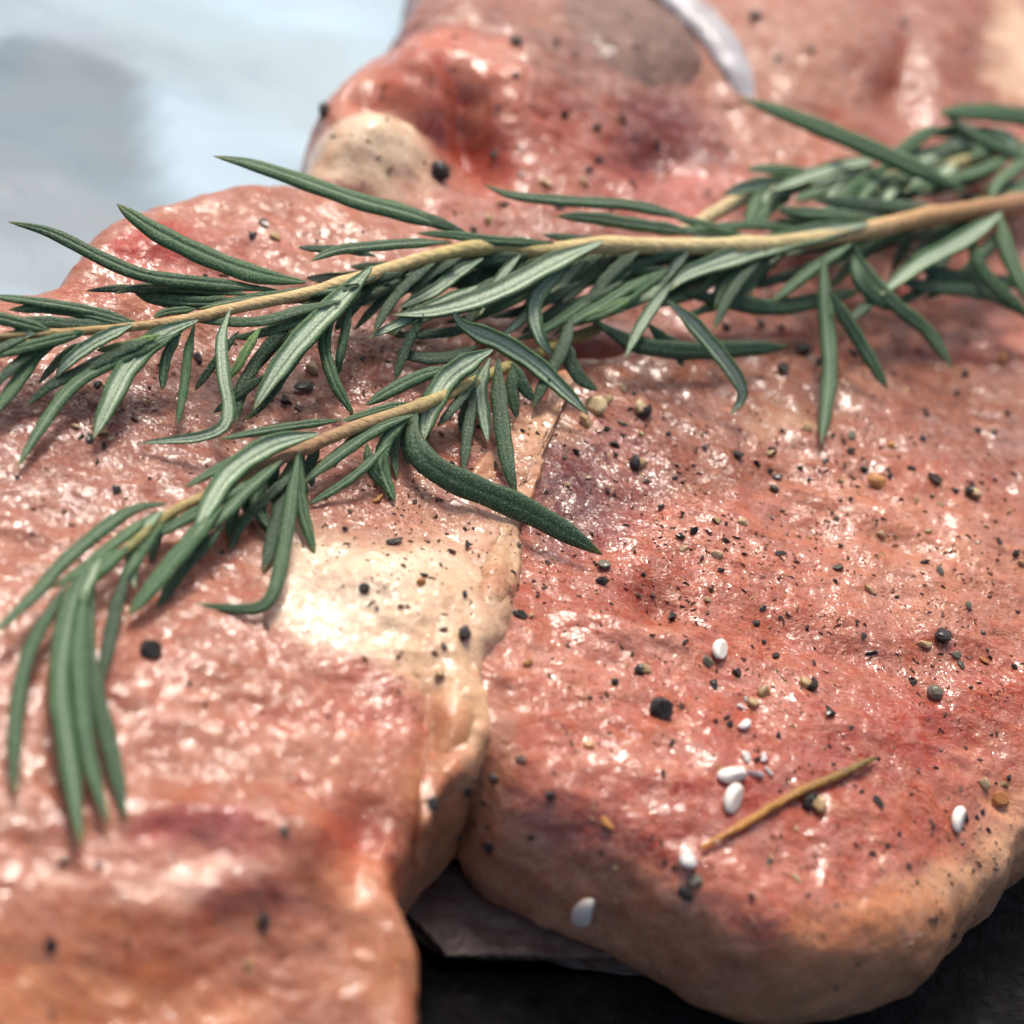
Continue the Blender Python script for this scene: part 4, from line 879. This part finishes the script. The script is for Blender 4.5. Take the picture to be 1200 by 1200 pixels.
add(main, [
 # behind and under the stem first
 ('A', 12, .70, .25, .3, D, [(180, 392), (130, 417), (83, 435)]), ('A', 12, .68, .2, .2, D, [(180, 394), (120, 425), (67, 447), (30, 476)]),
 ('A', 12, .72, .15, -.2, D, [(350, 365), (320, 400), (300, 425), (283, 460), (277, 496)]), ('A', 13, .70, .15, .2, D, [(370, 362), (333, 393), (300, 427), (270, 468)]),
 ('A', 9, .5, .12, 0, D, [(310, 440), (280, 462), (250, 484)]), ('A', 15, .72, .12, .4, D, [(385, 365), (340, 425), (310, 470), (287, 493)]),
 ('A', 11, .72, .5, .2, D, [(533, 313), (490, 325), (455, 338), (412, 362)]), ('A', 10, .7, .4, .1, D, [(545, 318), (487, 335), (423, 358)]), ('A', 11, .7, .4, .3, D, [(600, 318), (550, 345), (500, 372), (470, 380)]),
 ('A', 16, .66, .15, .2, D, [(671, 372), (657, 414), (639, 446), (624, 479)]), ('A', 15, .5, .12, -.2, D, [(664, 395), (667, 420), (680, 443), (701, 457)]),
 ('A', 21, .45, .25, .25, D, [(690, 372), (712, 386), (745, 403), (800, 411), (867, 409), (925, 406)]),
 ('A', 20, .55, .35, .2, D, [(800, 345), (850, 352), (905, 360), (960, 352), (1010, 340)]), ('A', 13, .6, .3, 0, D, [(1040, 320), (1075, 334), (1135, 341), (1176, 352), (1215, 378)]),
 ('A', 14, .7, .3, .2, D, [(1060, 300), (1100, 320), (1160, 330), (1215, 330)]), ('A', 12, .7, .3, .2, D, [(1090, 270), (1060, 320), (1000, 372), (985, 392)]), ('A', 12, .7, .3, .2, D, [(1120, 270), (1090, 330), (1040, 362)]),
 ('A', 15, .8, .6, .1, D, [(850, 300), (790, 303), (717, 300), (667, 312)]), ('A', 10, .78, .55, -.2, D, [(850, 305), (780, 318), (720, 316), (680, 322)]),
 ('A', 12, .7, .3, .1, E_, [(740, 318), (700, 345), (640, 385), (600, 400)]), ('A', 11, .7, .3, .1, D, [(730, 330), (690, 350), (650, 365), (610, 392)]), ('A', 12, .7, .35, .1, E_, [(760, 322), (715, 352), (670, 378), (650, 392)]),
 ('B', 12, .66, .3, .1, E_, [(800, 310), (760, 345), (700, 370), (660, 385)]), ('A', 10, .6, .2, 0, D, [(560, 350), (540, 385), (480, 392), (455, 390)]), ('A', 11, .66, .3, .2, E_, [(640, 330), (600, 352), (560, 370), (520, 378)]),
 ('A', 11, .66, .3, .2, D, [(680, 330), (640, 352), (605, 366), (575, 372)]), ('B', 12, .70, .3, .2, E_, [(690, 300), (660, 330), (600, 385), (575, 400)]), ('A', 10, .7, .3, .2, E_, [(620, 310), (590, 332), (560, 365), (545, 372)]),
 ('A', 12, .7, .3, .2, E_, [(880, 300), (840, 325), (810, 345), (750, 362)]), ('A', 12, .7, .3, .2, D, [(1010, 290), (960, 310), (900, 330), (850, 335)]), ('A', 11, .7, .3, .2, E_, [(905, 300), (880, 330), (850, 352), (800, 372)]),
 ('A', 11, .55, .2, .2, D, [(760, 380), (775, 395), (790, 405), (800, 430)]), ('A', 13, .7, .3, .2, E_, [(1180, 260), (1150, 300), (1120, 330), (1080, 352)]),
 # upward and leftward leaves
 ('A', 24, .9, 1.15, .35, .42, [(540, 272), (480, 252), (420, 236), (340, 208), (290, 192), (250, 183)]), ('A', 12, .95, .95, .1, D, [(548, 274), (500, 256), (450, 238), (425, 234)]),
 ('A', 27, .8, 1.1, .30, .40, [(358, 331), (300, 322), (240, 300), (180, 270), (137, 239)]),
 ('A', 15, .78, 1.0, .2, .22, [(325, 340), (240, 332), (170, 323), (120, 303), (60, 273), (10, 260)]),
 ('A', 9, .74, .6, .1, D, [(280, 342), (200, 344), (150, 338), (100, 341)]), ('A', 10, .78, .7, .2, .22, [(290, 345), (220, 338), (165, 337), (134, 344)]), ('A', 13, .74, .6, -.2, .22, [(285, 352), (240, 355), (190, 352), (158, 344)]),
 ('A', 8, .7, .7, 0, E_, [(230, 362), (195, 366), (180, 372)]),
 ('A', 9, .85, .8, .1, D, [(440, 300), (410, 293), (383, 292), (348, 290)]), ('A', 12, .9, .85, .2, .25, [(530, 284), (487, 285), (433, 289), (393, 294), (364, 306)]), ('A', 10, .95, .95, .1, E_, [(650, 285), (583, 282), (533, 276), (488, 273)]),
 ('A', 16, .95, 1.1, .25, .25, [(822, 262), (783, 250), (733, 240), (667, 236), (600, 229), (566, 215)]), ('A', 13, .95, 1.0, -.1, .25, [(820, 274), (780, 268), (730, 261), (700, 256), (652, 253)]), ('A', 8, .9, .9, .1, D, [(720, 282), (670, 279), (635, 275)]),
 ('A', 9, .95, .95, .1, E_, [(940, 268), (880, 264), (820, 268), (780, 272)]), ('A', 10, .95, 1.0, .2, E_, [(870, 275), (820, 262), (790, 255)]),
 # left end
 ('A', 11, .72, .8, .2, .25, [(162, 379), (110, 365), (50, 355), (-20, 346)]), ('A', 11, .72, .72, -.1, .25, [(160, 382), (133, 376), (67, 362), (10, 363)]), ('A', 12, .7, .7, .1, D, [(130, 381), (90, 380), (50, 377), (10, 378)]),
 ('A', 13, .7, .8, .1, E_, [(60, 388), (20, 378), (-30, 366)]), ('B', 15, .72, .5, .1, .45, [(40, 390), (10, 398), (-30, 412)]), ('A', 12, .7, .6, .1, E_, [(100, 390), (50, 402), (-20, 420)]), ('A', 10, .68, .4, .1, D, [(70, 395), (40, 410), (5, 440), (-10, 460)]),
 ('A', 9, .7, .6, .3, D, [(30, 395), (0, 408), (-30, 430)]), ('A', 9, .6, .3, .3, D, [(120, 400), (80, 412), (45, 450)]),
 # downward leaves in front
 ('A', 18, .74, .30, .2, .4, [(98, 388), (70, 394), (45, 412), (22, 445), (-10, 490)]), ('B', 14, .78, .40, .1, .4, [(156, 380), (110, 402), (80, 424), (65, 442)]),
 ('A', 16, .72, .18, .2, .35, [(215, 388), (170, 408), (127, 427), (83, 455), (47, 503), (20, 548)]), ('A', 9, .74, .5, .1, Y_, [(188, 392), (160, 402), (113, 411)]), ('A', 11, .7, .5, .1, D, [(175, 398), (140, 412), (105, 432)]),
 ('B', 27, .80, .25, .12, .4, [(232, 375), (190, 393), (152, 428), (127, 475), (109, 514)]),
 ('A', 10, .7, .3, .1, E_, [(212, 390), (195, 418), (190, 457)]), ('A', 9, .74, .2, .1, .5, [(228, 380), (221, 410), (216, 450), (208, 498)]),
 ('A', 8, .7, .2, .1, D, [(280, 388), (253, 423), (228, 458)]), ('A', 9, .72, .3, .1, Y_, [(305, 384), (290, 408), (278, 430), (263, 447)]),
 ('B', 13, .82, .16, .1, .4, [(270, 362), (260, 395), (262, 440), (268, 475), (262, 500), (235, 512), (200, 516), (162, 519)]),
 ('A', 12, .86, .7, .2, .25, [(440, 324), (400, 338), (340, 345), (285, 351), (233, 362)]), ('A', 11, .84, .68, .2, .2, [(400, 352), (350, 364), (300, 377), (222, 375)]), ('A', 11, .8, .5, .2, .2, [(400, 360), (350, 376), (300, 392), (270, 396)]),
 ('A', 9, .74, .25, .1, .3, [(410, 358), (404, 390), (398, 420), (396, 440)]), ('A', 12, .76, .2, .1, .35, [(392, 358), (382, 390), (381, 412), (394, 452), (415, 487)]),
 ('B', 29, 1.0, .35, .10, .4, [(436, 312), (405, 345), (350, 402), (318, 445), (297, 480)]),
 ('B', 14, .92, .5, .2, .35, [(566, 303), (540, 318), (507, 342), (467, 361)]), ('B', 12, .8, .45, .2, .35, [(560, 335), (500, 362), (470, 378), (432, 396)]),
 ('B', 30, 1.05, .62, .35, .22, [(706, 283), (650, 308), (583, 343), (517, 364), (460, 369)]),
 ('B', 15, .96, .35, .2, .4, [(672, 306), (643, 332), (626, 358), (633, 395), (651, 420)]), ('A', 9, .7, .2, .1, D, [(497, 368), (478, 403), (462, 447)]),
 ('A', 12, .85, .4, .1, .5, [(782, 316), (747, 342), (720, 369)]), ('B', 12, .85, .35, .1, .4, [(790, 328), (772, 350), (750, 384), (733, 418)]), ('A', 11, .8, .4, .1, .6, [(742, 347), (707, 367), (670, 378)]),
 ('B', 15, .88, .12, .2, .4, [(782, 352), (807, 374), (833, 403), (857, 433), (870, 457), (867, 472), (855, 487)]),
 ('B', 28, 1.05, .72, .12, .32, [(1018, 262), (944, 277), (867, 300), (807, 321), (782, 342)]),
 ('A', 12, .92, .5, .1, .4, [(998, 286), (947, 320), (906, 354)]), ('A', 19, .88, .15, .2, .3, [(965, 300), (966, 340), (969, 380), (972, 440), (962, 520)]),
 ('A', 13, .86, .2, .1, .3, [(972, 340), (990, 372), (1012, 408), (1040, 456)]), ('A', 14, .9, .18, .1, .3, [(1002, 284), (1011, 312), (1045, 354), (1086, 388), (1117, 432)]),
 ('B', 22, 1.05, .6, .15, .5, [(1174, 249), (1131, 280), (1080, 308), (1030, 347)]), ('A', 15, .95, .6, .1, .4, [(1172, 252), (1177, 285), (1192, 322), (1212, 360)]), ('A', 12, .9, .5, .1, .4, [(1142, 275), (1143, 300), (1160, 328), (1205, 368)]),
 ('A', 13, .8, .4, .1, .35, [(1000, 300), (1008, 330), (1030, 352), (1050, 362)]),
 # right, upper side
 ('A', 17, .95, 1.0, .1, .35, [(1019, 256), (981, 252), (940, 250), (908, 244)]), ('A', 14, .95, 1.0, .1, D, [(1100, 242), (1037, 241), (980, 236), (951, 234)]), ('A', 13, .9, .9, .1, E_, [(1060, 262), (1010, 262), (940, 268)]),
])
# --- lower sprig
pl_ = P(760, 372, .5)
low = empty('rosemary_sprig', pl_, 'shorter rosemary sprig below, its leafy tip drooping at lower left', 'rosemary', 'fresh rosemary sprigs on the meat')
stem(low, [(700, 385, .2), (650, 405, .25), (620, 420, .3), (590, 432, .36), (540, 455, .45), (490, 476, .5), (430, 496, .48), (370, 520, .46), (310, 548, .46), (250, 578, .46), (205, 598, .46), (170, 625, .46), (120, 670, .45)], [13, 13, 14, 14, 15, 15, 14, 13, 12, 9],
     [(120, 110, 60), (150, 140, 80), (190, 180, 120), (188, 160, 118), (160, 122, 94), (186, 168, 112), (120, 140, 80)], (0.42, 0.62, 0.8))
add(low, [
 ('A', 11, .45, .12, .1, D, [(552, 440), (552, 475), (547, 513), (543, 553)]), ('A', 10, .45, .2, .1, D, [(560, 430), (546, 458), (539, 478)]), ('A', 13, .45, .3, .2, D, [(560, 405), (533, 417), (500, 420), (462, 412)]),
 ('A', 19, .55, .10, .2, .15, [(584, 420), (584, 452), (588, 496), (596, 548), (605, 580)]), ('B', 13, .6, .15, .1, .35, [(574, 420), (564, 449), (566, 481), (572, 519)]), ('A', 12, .5, .3, .2, .15, [(600, 425), (612, 450), (625, 470)]),
 ('A', 11, .5, .2, .2, .15, [(600, 430), (600, 460), (606, 490)]), ('A', 10, .5, .3, .2, D, [(560, 440), (530, 480), (512, 500)]),
 ('A', 14, .60, .35, .2, .25, [(530, 430), (493, 441), (458, 458), (429, 475)]),
 ('B', 28, .80, .30, .1, .4, [(577, 410), (546, 427), (522, 447), (503, 484), (496, 517)]),
 ('B', 23, .85, .20, .1, .4, [(531, 365), (540, 379), (560, 390), (590, 403), (627, 427), (662, 459), (690, 486)]),
 ('A', 8, .5, .45, .1, E_, [(485, 472), (452, 478), (400, 494)]), ('A', 9, .5, .4, .1, E_, [(400, 492), (340, 500), (293, 508), (257, 515)]),
 ('A', 31, .50, .14, .25, .12, [(487, 480), (484, 508), (495, 536), (522, 557), (563, 575), (610, 595), (650, 616), (706, 650)]),
 ('A', 16, .55, .3, .2, .3, [(485, 486), (444, 502), (400, 531), (355, 566)]), ('A', 14, .52, .12, .2, .4, [(480, 489), (455, 513), (447, 545), (463, 589)]), ('A', 9, .45, .15, .1, E_, [(430, 520), (435, 551), (452, 572)]),
 ('A', 9, .45, .12, .1, E_, [(455, 520), (426, 549), (395, 572), (360, 592)]), ('A', 12, .45, .2, .1, D, [(430, 502), (400, 530), (372, 548)]),
 ('A', 12, .5, .15, .1, .4, [(352, 530), (350, 560), (355, 600), (369, 648)]), ('A', 15, .48, .12, .1, D, [(345, 530), (335, 565), (325, 610), (309, 669)]),
 ('A', 17, .55, .12, .1, .25, [(350, 528), (342, 580), (333, 640), (322, 690), (305, 712), (270, 713), (225, 708)]),
 ('A', 12, .5, .2, .1, .3, [(345, 530), (312, 555), (299, 590), (317, 621)]), ('A', 10, .45, .12, .1, D, [(350, 550), (293, 602), (268, 646)]),
 ('A', 12, .45, .12, .1, D, [(262, 615), (238, 642), (211, 672), (182, 716)]),
 ('A', 11, .50, .45, .1, .35, [(370, 510), (320, 520), (265, 545), (215, 572)]),
 ('B', 27, .68, .50, .1, .5, [(373, 508), (320, 521), (272, 552), (245, 592), (228, 630)]), ('A', 16, .6, .4, .2, .35, [(330, 540), (290, 575), (255, 610), (215, 632)]), ('A', 13, .55, .4, .2, .3, [(300, 560), (250, 590), (200, 618), (175, 632)]),
 ('A', 18, .55, .40, .2, .3, [(196, 590), (150, 600), (82, 652), (41, 697), (-10, 745)]), ('A', 12, .5, .4, .2, .5, [(180, 602), (130, 640), (95, 668), (60, 690)]),
 ('A', 22, .55, .3, .2, .45, [(260, 592), (225, 632), (185, 680), (150, 722)]), ('A', 17, .5, .3, .2, .45, [(195, 600), (175, 630), (150, 670), (140, 690)]), ('B', 17, .55, .3, .2, .5, [(190, 598), (165, 625), (155, 655), (158, 690)]),
 ('A', 16, .45, .22, .1, D, [(150, 672), (137, 707), (128, 750), (118, 800)]), ('A', 14, .5, .2, .1, .3, [(80, 680), (62, 712), (32, 770), (18, 850), (17, 934)]),
 ('A', 22, .5, .2, .1, .15, [(110, 672), (100, 745), (112, 812), (130, 880), (148, 962)]), ('A', 20, .55, .22, .2, .4, [(100, 690), (92, 762), (97, 840), (108, 905), (127, 968)]),
 ('A', 26, .62, .22, -.2, .42, [(112, 650), (84, 705), (70, 798), (80, 885), (95, 992)]), ('B', 20, .62, .4, .2, .6, [(118, 655), (98, 690), (86, 735), (84, 760)]), ('A', 15, .5, .4, .1, .5, [(150, 640), (120, 665), (92, 690), (70, 720)]),
])
# --- blurred sprig at the back right
pb = P(1260, 150, .6)
back = empty('rosemary_sprig', pb, 'blurred rosemary sprig behind, at the upper right with pale cut stem end', 'rosemary', 'fresh rosemary sprigs on the meat')
stem(back, [(1290, 150, .55), (1200, 172, .55), (1130, 190, .55), (1050, 205, .55), (960, 215, .55), (890, 226, .5), (845, 246, .45), (800, 272, .4)], [16, 15, 15, 15, 15, 17, 18, 16], [(120, 120, 80), (150, 150, 100), (210, 196, 150), (226, 212, 170), (222, 206, 160)], (0.3, 0.6))
add(back, [
 ('A', 24, .9, 1.1, .2, .4, [(1130, 222), (1056, 190), (1000, 166), (925, 136), (869, 116)]), ('B', 20, .6, .8, .2, .45, [(1030, 186), (990, 194), (950, 206), (904, 224)]),
 ('A', 16, .6, .5, .2, .4, [(890, 220), (884, 240), (876, 264)]), ('B', 15, .6, .5, .2, .5, [(905, 218), (897, 240), (893, 262)]), ('A', 14, .6, .5, .1, .4, [(930, 225), (905, 240), (880, 262)]),
 ('A', 26, .6, 1.0, .2, .35, [(1260, 148), (1199, 137), (1150, 132), (1100, 133)]), ('A', 16, .6, .9, .2, .35, [(1230, 205), (1190, 182), (1150, 162), (1106, 134)]), ('A', 17, .6, .9, .2, .4, [(1040, 200), (1060, 175), (1098, 148)]),
 ('A', 16, .6, .9, .1, .4, [(1190, 180), (1150, 200), (1100, 214), (1060, 222)]), ('B', 15, .6, .7, .2, .5, [(1120, 190), (1105, 205), (1085, 225)]), ('A', 16, .6, .8, .2, .4, [(1240, 160), (1200, 190), (1172, 212), (1160, 235)]),
 ('A', 15, .6, .6, .2, D, [(1180, 190), (1120, 215), (1050, 228), (1000, 226)]), ('A', 16, .6, .6, .2, D, [(1240, 190), (1200, 215), (1150, 222)]), ('A', 13, .6, .7, .2, .35, [(1000, 210), (965, 222), (930, 236)]),
 ('B', 16, .6, .9, .2, .45, [(1230, 170), (1200, 178), (1180, 160), (1160, 150)]), ('A', 14, .6, .7, .2, D, [(1100, 200), (1075, 212), (1030, 214), (1000, 205)]), ('A', 15, .6, .6, .2, .35, [(1260, 175), (1220, 215), (1190, 228), (1150, 232)]),
])

# many more leaves of the two sprigs fill the tangle under and beside the stems
FR = random.Random(5)
SP = [(1190, 242), (1090, 254), (1015, 270), (940, 282), (870, 288), (790, 289), (710, 288), (640, 294), (580, 292), (520, 299), (460, 316), (400, 334)]
for k in range(88):
    f = FR.uniform(0, len(SP) - 1.001); i = int(f); g = f - i
    bx, by = SP[i][0] * (1 - g) + SP[i + 1][0] * g, SP[i][1] * (1 - g) + SP[i + 1][1] * g
    ang = math.radians(FR.uniform(185, 235) if FR.random() < 0.72 else FR.uniform(150, 178) if bx > 880 else FR.uniform(190, 215))
    ln = FR.uniform(70, 135); cv = FR.uniform(-0.25, 0.35)
    pts = []
    for q in range(4):
        fq = q / 3; an = ang + cv * fq
        pts.append((bx + ln * fq * math.cos(an), by + 6 - ln * fq * math.sin(an) * 0.8, (0.72 if k % 4 else 0.92) - 0.4 * fq))
    leaf(main, pts, FR.uniform(9, 15), 'B' if FR.random() < 0.25 else 'A', FR.uniform(-.5, .5), FR.choice([D, D, .2, .3]), FR.uniform(-.4, .4))
for k in range(16):
    f = FR.random(); bx, by = 600 - 400 * f, 428 + 172 * f ** 1.1
    ang = math.radians(FR.uniform(200, 262)); ln = FR.uniform(50, 95)
    pts = [(bx + ln * q / 3 * math.cos(ang + .15 * q), by - ln * q / 3 * math.sin(ang + .15 * q), 0.42 - 0.1 * q) for q in range(4)]
    leaf(low, pts, FR.uniform(9, 13), 'A', FR.uniform(-.5, .5), FR.choice([D, .2, .3]), FR.uniform(-.4, .4))

for k in range(22):
    f = FR.random(); bx, by = 1230 - 300 * f, 160 + 60 * f
    ang = math.radians(FR.uniform(150, 215)); ln = FR.uniform(60, 120)
    leaf(back, [(bx + ln * q / 3 * math.cos(ang + .1 * q), by - ln * q / 3 * math.sin(ang + .1 * q) * 0.8, 0.55 + 0.06 * q) for q in range(4)], FR.uniform(11, 17), 'B' if FR.random() < .4 else 'A', FR.uniform(-.5, .5), FR.choice([D, .3, .4]), FR.uniform(-.4, .4))
